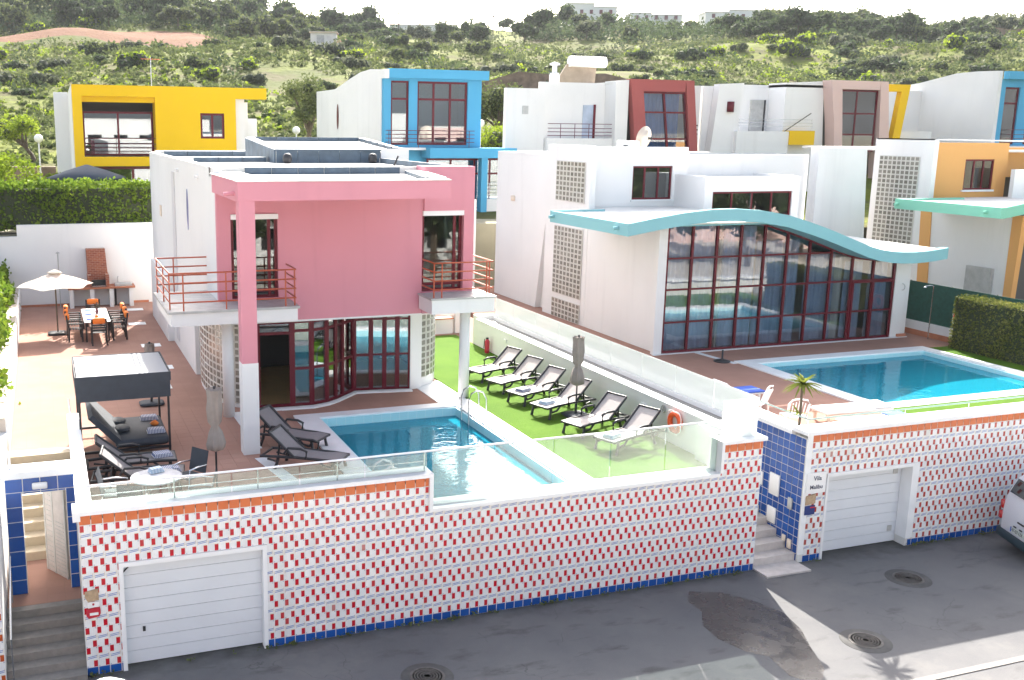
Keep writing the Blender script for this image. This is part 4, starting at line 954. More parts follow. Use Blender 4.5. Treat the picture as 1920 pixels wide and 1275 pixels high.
MB().tube([(17.4, 28.6, 4.42), (17.2, 28.6, 4.4)], .06, 10).build('water_spout', 'turq', cn); MB().tube([(17.4, 33.0, 4.42), (17.2, 33.0, 4.4)], .06, 10).build('water_spout', 'turq', cn)
# curtain wall
F2 = 29.2; gx0, gx1, bay = 19.72, 29.55, .983
cw = MB(); zs = [.06, 1.07, 2.2, 3.27]
cw.box(gx0, gx1, F2, F2+.08, .0, .09)
for i in range(11):
    x = gx0+bay*i; cw.box(x-.04, x+.04, F2, F2+.09, .09, topz(x)-.36)
for i in range(10):
    a, b = gx0+bay*i+.04, gx0+bay*(i+1)-.04
    for z in zs[1:]:
        if z < topz(b)-.5: cw.box(a, b, F2+.01, F2+.08, z-.03, z+.03)
    cw.prism([(a, topz(a)-.46), (b, topz(b)-.46), (b, topz(b)-.36), (a, topz(a)-.36)], 'y', F2+.01, F2+.08)
cwf = cw.build('curtain_wall_frame', 'frame', h2)
for i in range(10):
    a, b = gx0+bay*i+.04, gx0+bay*(i+1)-.04
    for j in range(4):
        z0 = zs[j]+.03; z1 = min(zs[j+1]-.03 if j < 3 else 9, 9); ta, tb = topz(a)-.46, topz(b)-.46
        if min(ta, tb) < z0+.1: continue
        za, zb = min(z1, ta), min(z1, tb)
        ta_ = random.uniform(-.004, .004)
        MB().add([(a, F2+.05, z0), (b, F2+.05+ta_, z0), (b, F2+.055+ta_, zb), (a, F2+.053, za)], [(0, 1, 2, 3)]).build('pane', 'winclear', cwf)
dr = MB(); dr.box(27.62, 27.70, F2-.03, F2, .02, 2.2); dr.box(29.47, 29.55, F2-.03, F2, .02, 2.2); dr.box(28.55, 28.63, F2-.03, F2, .02, 2.2); dr.box(27.7, 28.55, F2-.03, F2, 2.12, 2.2); dr.box(28.63, 29.47, F2-.03, F2, 2.12, 2.2); dr.build('sliding_door', 'frame', cwf)
for a, b, mt in ((19.8, 21.9, 'curtain'), (22.1, 23.4, 'curtain'), (23.5, 25.3, 'curtain'), (25.6, 26.9, 'curtain'), (26.95, 27.3, 'curtainw'), (27.35, 28.2, 'curtain'), (28.5, 29.4, 'curtain'), (21.95, 22.08, 'curtainw')):
    curtain(h2, a, b, .08, min(topz(a), topz(b))-.5, F2+.22, mt, .06, .2)
w = MB(); w.box(19.6, 19.8, 29.35, 34.38, 0, 4.35); w.box(19.35, 19.68, 29.18, 29.34, 0, 4.45); w.prism([(29.6, 29.18), (30.3, 29.18), (30.3, 34.9), (29.6, 34.9)], 'z', 0, 2.95)
w.box(19.8, 29.6, 34.7, 34.9, 0, 3.2); w.box(19.8, 29.6, 29.35, 34.7, 0, .03); w.build('room_walls', 'white', h2)
MB().box(19.3, 30.32, 29.05, 29.17, 0, .02).build('threshold', 'coping', h2)
MB().box(29.9, 30.3, 29.1, 29.18, 0, .12).build('skirting', 'redtile', h2)
w = MB(); w.box(19.6, 19.85, 34.4, 37.9, 0, 6.9); w.build('stair_tower_wall', 'white', h2)
MB().box(19.57, 19.62, 34.42, 34.60, 0, 6.86).build('tower_edge', 'white2', h2) if False else None
for z0, nr in ((4.72, 8), (.98, 14), (-.0, 4)): blocks(h2, (19.58, 37.05, z0), -math.pi/2, 8, nr, .29, .195)
w = MB(); w.prism([(38.9, 0), (43.1, 0), (43.1, 6.5), (37.9, 6.5), (37.9, 5.2)], 'x', 19.75, 20.0); w.box(20.0, 31, 42.9, 43.1, 0, 6.5); w.box(20.0, 20.2, 37.9, 42.9, 0, 6.3); w.build('rear_walls', 'white', h2)
tag_v = MB().lathe((19.74, 41.3, 4.4), [(.12, -.02), (.14, .2), (.02, .22)], 10).build('vent', 'beigecloth', h2)
w = MB(); w.wall(19.85, 24.3, 4.0, 6.85, 35.0, 35.2, [(21.82, 23.62, 4.82, 6.12)]); w.box(24.3, 30.7, 35.6, 35.8, 3.2, 6.55); w.box(24.3, 24.5, 35.2, 43, 6.0, 6.7); w.box(30.7, 31.2, 35.0, 35.2, 0, 6.85)
w.prism([(30.7, 0), (33.9, 0), (33.4, 6.85), (30.7, 6.85)], 'y', 35.21, 35.5); w.build('upper_walls', 'white', h2)
MB().box(19.86, 30.7, 35.81, 42.9, 6.2, 6.35).build('roof', 'roofwhite', h2)
r = MB(); r.box(24.6, 30.0, 36.2, 36.35, 6.35, 6.58); r.build('felt_upstand', 'felt', h2)
window(h2, (21.82, 35.06, 4.82), 1.8, 1.3, [.32, .66], [], fr=.07)
MB().box(21.75, 23.7, 34.92, 35.0, 4.76, 4.82).build('sill', 'coping', h2)
bx = MB(); bx.wall(23.75, 28.15, 3.6, 5.78, 33.0, 33.2, [(24.12, 27.82, 4.25, 5.22)]); bx.box(23.75, 23.95, 33.2, 35.6, 3.9, 5.80); bx.box(27.95, 28.15, 33.2, 35.6, 3.0, 5.80); bx.build('projecting_bay', 'white', h2)
MB().box(23.95, 27.95, 33.2, 35.6, 5.6, 5.70).build('bay_roof', 'roofwhite', h2)
window(h2, (24.12, 33.06, 4.25), 3.7, .97, [.25, .5, .75], [], fr=.07)
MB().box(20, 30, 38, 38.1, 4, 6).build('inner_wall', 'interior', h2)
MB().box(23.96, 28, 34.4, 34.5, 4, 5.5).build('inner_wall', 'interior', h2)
MB().tube([(28.6, 35.55, 4.3), (28.6, 35.5, 5.5)], .02, 6).build('pipe', 'greystone', h2)
# satellite dish and outdoor unit
t = thing('satellite_dish', 'white satellite dish on the flat roof in front of the red framed house', 'satellite dish', (24.6, 39, 6.35))
prof_d = [(.03, 0), (.25, .03), (.42, .10), (.5, .17)]
d = MB(); d.lathe((0, 0, 0), prof_d, 20); dd = d.build('dish', 'beigecloth', t, local=True); dd.location = (0, 0, .85); dd.rotation_euler = (R(100), 0, R(20))
MB().tube([(24.6, 39, 6.35), (24.6, 39, 7.2)], .03, 6).build('mast', 'steel', t); MB().box(24.62, 24.72, 38.3, 38.45, 7.1, 7.2).build('receiver', 'black', t)
t = thing('air_conditioner', 'white outdoor unit beside the satellite dish', 'air conditioner', (23.7, 38.6, 6.35)); MB().rbox(23.3, 24.2, 38.4, 38.8, 6.4, 7.05, .04).build('casing', 'white_plastic', t)
for z in (6.55, 6.82): MB().lathe((23.5, 38.38, z), [(.1, 0), (.1, .04)], 14).build('grille', 'black', t)
t = thing('no_diving_notice', 'small round grey pictogram on the white pilaster of the glazed house', 'sign', (29.95, 29.17, 1.9)); torus((29.95, 29.165, 1.9), .12, .014).build('ring', 'greystone', t)
t[ 'label'] = 'small round grey pictogram on the white pilaster of the glazed house'

# screen fence, shower, hedge beyond the second pool
t = thing('green_screen_fence', 'dark green mesh screen on a low white wall beyond the second pool', 'fence', (31.1, 29, 0))
MB().box(31.0, 31.2, 24, 34, 0, .52).build('low_wall', 'white', t); MB().box(30.98, 31.0, 24, 34, 0, .2).build('skirting', 'redtile', t); MB().box(31.08, 31.1, 24, 34, .52, 2.0).build('screen', 'greentank', t)
for k in range(6): MB().box(31.11, 31.15, 24.2+k*1.9, 24.25+k*1.9, .52, 2.02).build('post', 'steel', t)
t = thing('garden_shower', 'thin steel garden shower beside the green screen', 'shower', (30.75, 28.5, 0))
MB().tube([(30.75, 28.5, 0), (30.75, 28.5, 1.98), (30.6, 28.5, 2.02), (30.35, 28.5, 2.0)], .022, 8).build('pipe', 'steel', t); MB().lathe((30.35, 28.5, 1.95), [(.08, 0), (.02, .05)], 10).build('shower_head', 'steel', t)
hedge('clipped_boundary_hedge', 'thick clipped hedge right of the second pool', 30.15, 31.0, 21.5, 27.0, 0, 1.85, 16000, .09, 'leaf_hedge2', .06)
t = thing('umbrella_stand', 'empty black umbrella stand on the paving before the glazed wall', 'umbrella stand', (21.0, 27.5, 0)); MB().lathe((21.0, 27.6, 0), [(.27, 0), (.27, .04), (.1, .09), (.03, .11), (.03, .4)], 20).build('base', 'black', t)

# ================================================================== ORANGE HOUSE (far right)
h3 = thing('orange_house', 'orange and white house with mint green canopy at the right edge', 'house', (38, 34, 0))
w = MB(); w.box(35.5, 35.75, 33.7, 36.95, 0, 7.25); w.build('stair_tower_wall', 'white', h3)
blocks(h3, (35.48, 36.6, 2.3), -math.pi/2, 9, 21, .25, .2)
w = MB(); w.prism([(35.5, 0), (35.75, 0), (35.75, 36.9), (35.5, 36.9)], 'z', 7.2, 7.25); w.prism([(29.5, .8), (33.2, .8), (33.6, 4.3), (29.4, 4.3)], 'x', 35.5, 35.7); w.build('side_wall', 'white', h3)
w = MB(); w.wall(35.76, 40.0, 4.4, 7.1, 33.95, 34.1, [(37.6, 39.25, 5.1, 6.4)]); w.build('orange_front', 'orange_wall', h3)
MB().prism([(33.2, .6), (33.75, .6), (34.0, 4.4), (33.45, 4.4)], 'x', 35.45, 35.7).build('pilaster', 'orange_wall', h3); MB().prism([(29.2, .6), (29.55, .6), (29.55, 4.4), (29.1, 4.4)], 'x', 35.45, 35.7).build('pilaster', 'orange_wall', h3); MB().box(40, 48, 34.6, 34.8, 5.6, 6.9).build('parapet', 'orange_wall', h3)
MB().box(39.4, 48, 33, 33.2, 4.0, 6.0).build('white_bay', 'white', h3)
window(h3, (37.6, 33.98, 5.1), 1.65, 1.3, [.33, .66], [], fr=.07); MB().box(37.5, 39.3, 33.85, 33.95, 5.02, 5.1).build('sill', 'coping', h3)
c = MB(); c.box(33, 33.2, 28.0, 33.0, 4.45, 4.85); c.box(33.2, 36.5, 32.8, 33.0, 4.45, 4.85); c.prism([(33.2, 4.45), (33.2, 4.85), (34.2, 5.0), (36, 5.3), (40, 5.6), (40, 5.2), (36, 4.9), (34.2, 4.6)], 'y', 28.0, 28.2); c.build('mint_fascia', 'mint', h3)
MB().prism([(33.2, 28.2), (42, 28.2), (42, 33.9), (36.6, 33.9), (36.6, 32.8), (33.2, 32.8)], 'z', 4.6, 4.78).build('canopy_slab', 'roofwhite', h3)
for y in (28.6, 32.8): MB().tube([(33, y, 4.65), (32.8, y, 4.63)], .06, 10).build('water_spout', 'mint', h3)
MB().box(35.35, 35.5, 30.1, 31.3, 1.2, 2.25).build('wall_cabinet', 'greystone', h3)
MB().box(36, 44, 30, 33.7, 0, 4.4).build('room', 'interior', h3); MB().box(36, 46, 36.0, 36.1, 4.5, 6.8).build('inner_wall', 'interior', h3)
MB().box(35.76, 46, 34.12, 42, 6.7, 6.8).build('roof', 'roofwhite', h3)

# ================================================================== BACK ROW
def base_slab(h, *a): pass
hy = thing('yellow_house', 'bright yellow house with deep window recess behind the back hedge', 'house', (5.8, 56, 3))
w = MB(); w.wall(1.75, 9.8, 3, 9.42, 54, 54.25, [(2.2, 5.72, 5.92, 8.87), (2.0, 9.3, 3.0, 5.45), (7.97, 9.2, 6.84, 8.12)]); w.box(9.8, 11.42, 54, 54.6, 8.86, 9.42)
w.box(2.2, 5.72, 54.25, 55.2, 8.6, 8.87); w.box(5.72, 5.9, 54.25, 55.2, 5.9, 8.87); w.box(2.05, 2.2, 54.25, 55.2, 5.9, 8.87); w.build('yellow_front', 'yellow', hy)
w = MB(); w.prism([(54.25, 3), (62, 3), (62, 9.0), (54.25, 9.42)], 'x', 1.72, 1.95); MB().box(1.0, 1.72, 60, 61, 3, 9.2).build('side_fin', 'white', hy); MB().box(10.3, 10.9, 56.5, 60, 3, 8.75).build('side_block', 'white', hy); MB().box(10.9, 11.6, 57.5, 59, 6.7, 7.9).build('outdoor_unit', 'white_plastic', hy); w.build('white_walls', 'white', hy); MB().box(9.6, 10.3, 54.26, 60, 3, 8.855).build('side_wall', 'white', hy)
MB().box(1.95, 9.6, 54.25, 62, 9.0, 9.15).build('roof', 'roofwhite', hy); MB().box(2, 9.6, 56.5, 56.6, 3, 8.9).build('inner_wall', 'interior', hy); MB().box(1.95, 9.6, 54.25, 56.5, 5.6, 5.9).build('floor_slab', 'white', hy)
window(hy, (2.22, 55.1, 5.95), 3.48, 2.2, [.5], [], fr=.1, mg='winmirror'); window(hy, (7.97, 54.1, 6.84), 1.23, 1.28, [.5], [], fr=.11, mg='winmirror'); window(hy, (2.0, 54.5, 3.0), 7.3, 2.4, [.35, .7], [.65], fr=.12, mg='winmirror')
railing(hy, [(2.2, 54.12), (5.75, 54.12)], [6.15, 6.35, 6.55, 6.82], [(3.9, 54.12), (2.25, 54.12)], 5.92, .02, 'rail_dark')
hb = thing('blue_house', 'white house with sky blue frame around tall red windows', 'house', (20, 57, 3))
w = MB(); w.wall(17.2, 22.75, 3, 10.02, 52, 52.3, [(17.6, 18.6, 6.6, 9.9), (19.08, 21.95, 6.6, 9.9), (17.6, 22.3, 3, 5.7)]); w.box(17.4, 23.05, 51.7, 52, 10.02, 10.5); w.box(19.3, 24.3, 50.6, 51.9, 5.95, 6.47); w.box(22.3, 22.65, 50.7, 51.2, 3, 5.95); w.build('blue_front', 'blue', hb)
w = MB(); w.prism([(52.3, 3), (65.6, 3), (65.6, 9.7), (61.3, 9.72), (59.8, 9.92), (58.1, 10.2), (56, 10.48), (54.1, 10.56), (52.3, 10.46), (51.7, 10.46), (51.7, 10.0), (52.3, 10.0)], 'x', 17.15, 17.4); w.box(22.5, 22.75, 52.3, 65, 3, 10.0); w.box(17.4, 22.5, 65.3, 65.6, 3, 9.7); w.build('white_walls', 'white', hb)
MB().prism([(52.3, 10.3), (56, 10.32), (61.3, 9.6), (65.3, 9.5), (65.3, 9.3), (52.3, 10.1)], 'x', 17.4, 22.5).build('roof', 'roofwhite', hb); MB().box(17.4, 22.5, 54.6, 54.7, 3, 9.9).build('inner_wall', 'curtainw', hb)
window(hb, (17.6, 52.1, 6.6), 1.0, 3.3, [], [.72], fr=.1, mg='winmirror'); window(hb, (19.08, 52.1, 6.6), 2.87, 3.3, [.33, .66], [.72], fr=.11, mg='winmirror'); window(hb, (19.5, 51.6, 3.2), 4.6, 2.7, [.3, .6, .8], [.7], fr=.1, mg='winmirror')
mb = MB(); v = [(17.13, 60.6+.22*math.cos(a), 8.1+.75*math.sin(a)) for a in [2*math.pi*k/16 for k in range(16)]]; mb.add(v, [tuple(range(15, -1, -1))]); mb.build('oval_window', 'frame', hb)
railing(hb, [(17.3, 51.9), (17.3, 51.55), (22.2, 51.55), (22.2, 51.9)], [6.75, 6.95, 7.15, 7.35], [(17.35, 51.55), (19, 51.55), (21.9, 51.55)], 6.45, .02, 'rail_dark')
railing(hb, [(22.7, 51.0), (25.0, 51.0)], [4.0, 4.2, 4.4, 4.6], [(22.9, 51), (24.5, 51)], 3.8, .02, 'steel')
MB().box(17.0, 19.3, 51.2, 52, 6.35, 6.47).build('balcony_slab', 'white', hb); MB().box(22.6, 25.6, 50.9, 53, 3, 3.75).build('side_terrace_wall', 'white', hb)
hr = thing('red_framed_house', 'white house with sloping brick red window frame', 'house', (30, 56, 3))
w = MB(); w.box(24.5, 26.9, 52.6, 52.9, 3, 9.7); w.box(26.9, 31.2, 53.2, 53.5, 3, 10.1); w.prism([(31.2, 3), (31.9, 3), (31.85, 10.28), (31.0, 10.2)], 'y', 52.0, 53.2); w.box(26.95, 31.3, 52.3, 53.2, 3, 7.0)
MB().box(28.3, 28.75, 54.5, 54.95, 9.9, 10.6).build('chimney', 'white', hr); MB().box(36.55, 37.4, 53, 62, 3, 10.1).build('side_block', 'white2', hr); w.build('white_walls', 'white2', hr)
MB().lathe((28.52, 54.72, 10.6), [(.26, 0), (.26, .08), (.14, .1), (.14, .5), (.3, .52), (.3, .62), (.05, .7)], 12).build('chimney_cap', 'white', hr)
def slant(y, x0, x1, z0, z1, sh, th, m): return None
w = MB(); X0, X1 = 31.85, 36.05; sl = .50
def sx(x, z): return x+sl*(10.32-z)/3.75
for a, b in ((X0, 32.62), (35.5, X1)): w.prism([(sx(a, 3), 3), (sx(b, 3), 3), (b, 10.32), (a, 10.32)], 'y', 51.8, 52.3)
w.prism([(32.62, 9.66), (35.5, 9.66), (35.5, 10.32), (32.62, 10.32)], 'y', 51.82, 52.28); w.build('red_frame', 'red', hr)
MB().box(31.5, 37, 54, 54.1, 3, 10).build('inner_wall', 'interior', hr); MB().box(31, 36, 52.3, 61, 10.0, 10.15).build('roof', 'roofwhite', hr)
fw_ = MB(); gl_ = MB()
for xa in (32.7, 34.15, 35.55): fw_.prism([(sx(xa, 3)-.05, 3), (sx(xa, 3)+.05, 3), (xa+.05, 9.66), (xa-.05, 9.66)], 'y', 51.95, 52.1)
for z in (9.6, 8.5, 7.0): fw_.box(sx(32.7, z), sx(35.6, z), 51.96, 52.09, z-.05, z+.05)
wf = fw_.build('window', 'frame', hr)
for za, zb in ((8.55, 9.55), (7.05, 8.45), (3, 6.95)):
    for xa, xb in ((32.75, 34.1), (34.2, 35.5)): MB().add([(sx(xa, za), 52.03, za), (sx(xb, za), 52.03, za), (sx(xb, zb), 52.03, zb), (sx(xa, zb), 52.03, zb)], [(0, 1, 2, 3)]).build('pane', 'winmirror', wf)
bc = NT('blue_curtain'); bc.done(bc.bsdf((.10, .22, .50), .9)); M['bcurt'] = bc.m
curtain(hr, 32.9, 35.6, 6, 9.6, 52.5, 'bcurt', .05, .25)
MB().box(29.63, 30.4, 53.14, 53.2, 7.0, 8.86).build('door', 'curtain', hr); MB().box(30.28, 30.42, 53.1, 53.14, 7.0, 8.9).build('door_frame', 'frame', hr)
railing(hr, [(27.0, 52.35), (31.25, 52.35)], [7.15, 7.35, 7.55, 7.8], [(27.8, 52.35), (28.7, 52.35), (29.6, 52.35)], 7.0, .022, 'rail_dark')
MB().box(25.5, 25.85, 52.55, 52.6, 8.3, 8.75).build('vent', 'greystone', hr)
for z in (7.0, 7.25, 7.5, 7.75): MB().box(36.6, 37.3, 52.95, 53.0, z, z+.08).build('louvre', 'black', hr)
t = thing('solar_water_heater', 'white solar water tank on a brown sloping rack above the red framed house', 'solar heater', (30.5, 56, 10.1))
MB().prism([(29.2, 10.1), (31.9, 10.1), (32.0, 11.3), (30.0, 11.3)], 'y', 56.0, 56.1).build('rack', 'solar', t); MB().tube([(30.1, 55.9, 11.45), (32.5, 55.9, 11.45)], .32, 14).build('tank', 'white_plastic', t)
hp = thing('rose_framed_house', 'white house with pale rose frame around a tilted grey window', 'house', (44, 56, 3))
w = MB(); w.box(37.5, 39.9, 52.9, 53.2, 3, 10.1); w.prism([(37.5, 3), (39.3, 3), (39.9, 10.3), (38.2, 10.2)], 'y', 52.3, 52.88); w.box(39.9, 43.2, 54.2, 54.5, 3, 10.3); w.prism([(43.2, 3), (46.6, 3), (46.0, 10.55), (43.2, 10.4)], 'y', 52.6, 54.2); w.box(39.4, 43.2, 52.0, 54.2, 3, 7.5); w.build('white_walls', 'white', hp)
MB().box(43.2, 45.05, 51.9, 52.6, 6.7, 7.55).build('yellow_block', 'yellow', hp)
MB().box(41.9, 42.9, 54.1, 54.2, 7.5, 9.4).build('door', 'greystone', hp); MB().box(42.86, 42.96, 54.06, 54.1, 7.5, 9.4).build('door_frame', 'black', hp)
MB().lathe((39.0, 52.25, 8.9), [(.22, -.3), (.22, .3)], 14).build('oval_window', 'frame', hp)
railing(hp, [(39.5, 52.1), (45.0, 52.1)], [7.8, 8.0, 8.2], [(39.6, 52.1), (44.9, 52.1)], 7.5, .012, 'steel'); MB().tube([(43, 52.2, 7.5), (44.9, 52.2, 8.6)], .03, 6).build('folded_awning', 'black', hp)
w = MB(); w.prism([(46.9, 3), (47.5, 3), (47.0, 8.0), (46.7, 10.6), (45.9, 10.6), (46.35, 8.0)], 'y', 51.8, 52.6); w.prism([(50.3, 3), (51.3, 3), (50.3, 10.6), (49.7, 10.6)], 'y', 51.8, 52.6); w.box(46.7, 49.7, 51.82, 52.58, 10.08, 10.6); w.build('rose_frame', 'rose', hp)
MB().box(46, 52, 54.4, 54.5, 3, 10.4).build('inner_wall', 'interior', hp); MB().box(43.2, 50.2, 52.6, 62, 10.15, 10.3).build('roof', 'roofwhite', hp)
window(hp, (46.75, 52.0, 6.3), 3.0, 3.75, [.46], [.28, .62], fr=.1, mg='winmirror', label='two column tilted window with pale blinds')
MB().prism([(51.35, 3), (51.9, 3), (52.9, 10.5), (51.1, 10.5), (51.1, 10.05), (52.2, 10.05)], 'y', 52.6, 53.0).build('yellow_trim', 'yellow', hp)
hq = thing('far_blue_framed_house', 'large white house with curved top and blue frame at the right edge', 'house', (64, 57, 3))
w = MB(); w.prism([(52, 3), (62.5, 3), (62.5, 10.6), (60.7, 10.75), (58.5, 10.97), (57.1, 11.21), (55.4, 11.5), (53.7, 11.56), (52, 11.52)], 'x', 59.6, 59.9); w.box(53.2, 59.6, 58.2, 58.5, 3, 10.4); w.box(52.5, 56.5, 54, 55, 3, 7.6); w.build('white_walls', 'white', hq)
w = MB(); w.wall(59.9, 68, 3, 11.0, 52, 52.3, [(60.3, 61.6, 6.8, 10.5), (62.4, 66, 6.8, 10.5), (60.3, 66, 3, 5.8)]); w.box(60.0, 68, 51.6, 52, 11.0, 11.5); w.build('blue_front', 'blue', hq)
window(hq, (60.3, 52.1, 6.8), 1.3, 3.7, [], [.72], fr=.12, mg='winmirror'); window(hq, (62.4, 52.1, 6.8), 3.6, 3.7, [.33, .66], [.72], fr=.12, mg='winmirror')
MB().box(59.9, 68, 54.6, 54.7, 3, 10.8).build('inner_wall', 'curtainw', hq); MB().box(59.5, 68, 50.8, 52, 6.35, 6.7).build('balcony_slab', 'white', hq)
railing(hq, [(59.6, 50.9), (68, 50.9)], [6.95, 7.2, 7.45, 7.75], [(60, 50.9), (62, 50.9), (64, 50.9)], 6.7, .02, 'rail_dark')
mb = MB(); v = [(59.58, 59.6+.35*math.cos(a), 9.2+.8*math.sin(a)) for a in [2*math.pi*k/16 for k in range(16)]]; mb.add(v, [tuple(range(15, -1, -1))]); mb.build('oval_window', 'frame', hq)
struct(MB().box(-40, 1.0, 66.5, 67.0, 3, 4.95), 'brown_retaining_wall', 'stone_dark')

# globe lamps
def lamp(x, y, z, h, lb, grp='white globe street lamps', r=.2):
    t = thing('street_lamp', lb, 'street lamp', (x, y, z), 0, grp)
    MB().tube([(x, y, z), (x, y, z+h-r)], .045, 8).build('post', 'whitemetal', t)
    m = MB(); m.lathe((x, y, z+h-r), [(r*math.sin(math.pi*k/8)+.01, -r*math.cos(math.pi*k/8)) for k in range(9)], 16); m.build('globe', 'globe', t)
lamp(.1, 65.5, 3, 3.9, 'white globe lamp beside the olive tree at the far left', r=.25); lamp(16.0, 66.5, 3.2, 4.3, 'white globe lamp between the yellow and blue houses', r=.25); lamp(26.5, 60.6, 3, 5.05, 'white globe lamp between the blue and red framed houses', r=.25)
lamp(.4, 11.7, -2.4, 3.35, 'large white lamp globe cut off by the bottom edge near the garage', r=.42)

# ================================================================== FURNITURE
def lounger(name, lbl, loc, rz, fab, grp, back=38):
    t = thing(name, lbl, 'sun lounger', (0, 0, 0), 0, grp)
    f = MB()
    for s in (-.31, .31):
        f.tube([(0, s, .31), (.35, s, .33), (1.08, s, .32), (1.9, s, .27)], .033, 6)
        f.tube([(.12, s, .31), (.2, s, .18), (.38, s, .2), (.5, s, .31)], .028, 6)
    for x in (.02, 1.08, 1.88): f.tube([(x, -.31, .31 if x < 1.5 else .27), (x, .31, .31 if x < 1.5 else .27)], .028, 6)
    f.build('frame', 'black', t, local=True)
    for x, s in ((.15, -.31), (.15, .31), (1.45, -.31), (1.45, .31)):
        d = -.06 if x < 1 else .1
        MB().tube([(x, s, .3), (x+d*.4, s*1.02, .15), (x+d, s*1.04, .0)], [.040, .032, .040], 6).build('leg', 'black', t, local=True)
    for s in (-.35, .35): MB().tube([(.78, s, .33), (.76, s, .5), (.9, s, .545), (1.2, s, .535), (1.3, s, .4)], .030, 6).build('armrest', 'black', t, local=True)
    n = 8; v = []; F = []
    for i in range(n+1):
        x = .03+1.05*i/n
        for j, y in enumerate((-.3, -.1, .1, .3)): v.append((x, y, .335-.022*math.sin(math.pi*i/n)*(1 if 0 < j < 3 else .3)+.02*math.sin(i*.9)*(i < 4)))
    for i in range(n):
        for j in range(3): F.append((i*4+j, (i+1)*4+j, (i+1)*4+j+1, i*4+j+1))
    mb = MB(); mb.add(v, F, 0, True); mb.add([(a, b, c-.012) for a, b, c in v], [tuple(reversed(q)) for q in F], 0, True); mb.build('seat_sling', fab, t, local=True)
    ca, sa = math.cos(R(back)), math.sin(R(back)); L = .78
    q = [(1.08+L*k/4*ca, L*k/4*sa+.335) for k in range(5)]
    mb = MB()
    mb.add([(x-.02*math.sin(math.pi*i/4)*sa*-1, y, z-.02*math.sin(math.pi*i/4)*ca) for i, (x, z) in enumerate(q) for y in (-.295, 0, .295)], [(i*3+j, (i+1)*3+j, (i+1)*3+j+1, i*3+j+1) for i in range(4) for j in range(2)], 0, True)
    mb.add([(x, y, z-.014) for (x, z) in q for y in (-.295, 0, .295)], [(i*3+j, i*3+j+1, (i+1)*3+j+1, (i+1)*3+j) for i in range(4) for j in range(2)], 0, True)
    mb.build('back_sling', fab, t, local=True)
    b = MB()
    for s in (-.31, .31):
        b.tube([(1.08, s, .32), (q[4][0], s, q[4][1])], .034, 6); b.tube([(1.08+L*.62*ca, s*.8, L*.62*sa+.3), (1.5, s*.8, .16), (1.75, s*.8, .2)], .026, 6)
    b.tube([(q[4][0], -.31, q[4][1]), (q[4][0], .31, q[4][1])], .03, 6); b.build('back_frame', 'black', t, local=True)
    t.location = loc; t.rotation_euler.z = rz; WL[t] = Vector(loc); return t
GL = 'row of six sun loungers on the lawn'
_k = 0
lo = lounger('sun_lounger', 'sun lounger farthest from the street in the row of six on the lawn', (11.95, 27.45, .03), R(18), 'taupe', GL)
LP = [(12.0, 26.05, 18, 'second sun lounger from the far end of the lawn row'), (12.03, 24.68, 19, 'third sun lounger on the lawn with a folded striped towel on its foot'), (12.03, 23.3, 19, 'fourth sun lounger on the lawn with blue towel, beside the closed grey parasol'),
      (12.07, 21.55, 21, 'fifth sun lounger on the lawn behind the parasol base'), (12.15, 20.15, 22, 'sun lounger nearest the street in the row of six on the lawn')]
for x, y, a, lb in LP: copy_tree(lo, (x+random.uniform(-.05, .05), y, .03), R(a+random.uniform(-2.5, 2.5)), lb)
GD = 'grey sun loungers on the tiled terrace'
ld = lounger('sun_lounger', 'grey sun lounger beside the pool nearer the square column', (5.95, 22.35, .01), R(136), 'greymesh', GD, 40)
copy_tree(ld, (6.0, 20.75, .01), R(143), 'grey sun lounger beside the pool nearer the street')
copy_tree(ld, (2.5, 22.1, .01), R(178), 'grey sun lounger in front of the dark canopy daybed with a towel')
copy_tree(ld, (2.55, 21.05, .01), R(172), 'grey sun lounger just behind the round white table, its back in the sun')
# folded towels
tw_ = NT('striped_towel'); p_ = tw_.n('TexWave'); p_.inputs['Scale'].default_value = 9; tw_.l(tw_.vec('obj'), p_.inputs[0]); tw_.done(tw_.bsdf(tw_.mix(tw_.math('GREATER_THAN', p_.outputs[0], .55), (.66, .64, .66), (.10, .13, .26)), .9)); M['towel'] = tw_.m
tw2 = NT('pale_blue_towel'); p_ = tw2.n('TexWave'); p_.inputs['Scale'].default_value = 5; tw2.l(tw2.vec('obj'), p_.inputs[0]); tw2.done(tw2.bsdf(tw2.mix(p_.outputs[0], (.42, .52, .62), (.66, .70, .74)), .9)); M['towel2'] = tw2.m
def towel(x, y, z, rz, lb, m='towel', w=.42, d=.3):
    t = thing('folded_towel', lb, 'towel', (x, y, z), rz, 'folded striped towels')
    for k in range(3): 
        mm = MB(); mm.rbox(-w/2+.012*k, w/2-.015*k, -d/2+.01*k, d/2-.008*k, .03*k, .03*k+.028, .02); mm.build('towel_layer', m, t, local=True)
towel(12.33, 24.8, .37, R(25), 'folded striped towel on the foot of the third lawn lounger'); towel(12.35, 23.42, .37, R(25), 'folded pale blue towel on the foot of the fourth lawn lounger', 'towel2')
towel(12.45, 20.25, .37, R(25), 'folded pale towel on the lounger nearest the street', 'towel2'); towel(2.2, 22.1, .35, R(10), 'folded striped towel on the grey lounger before the daybed'); towel(2.25, 21.02, .35, R(5), 'folded striped towel on the lounger behind the round table')
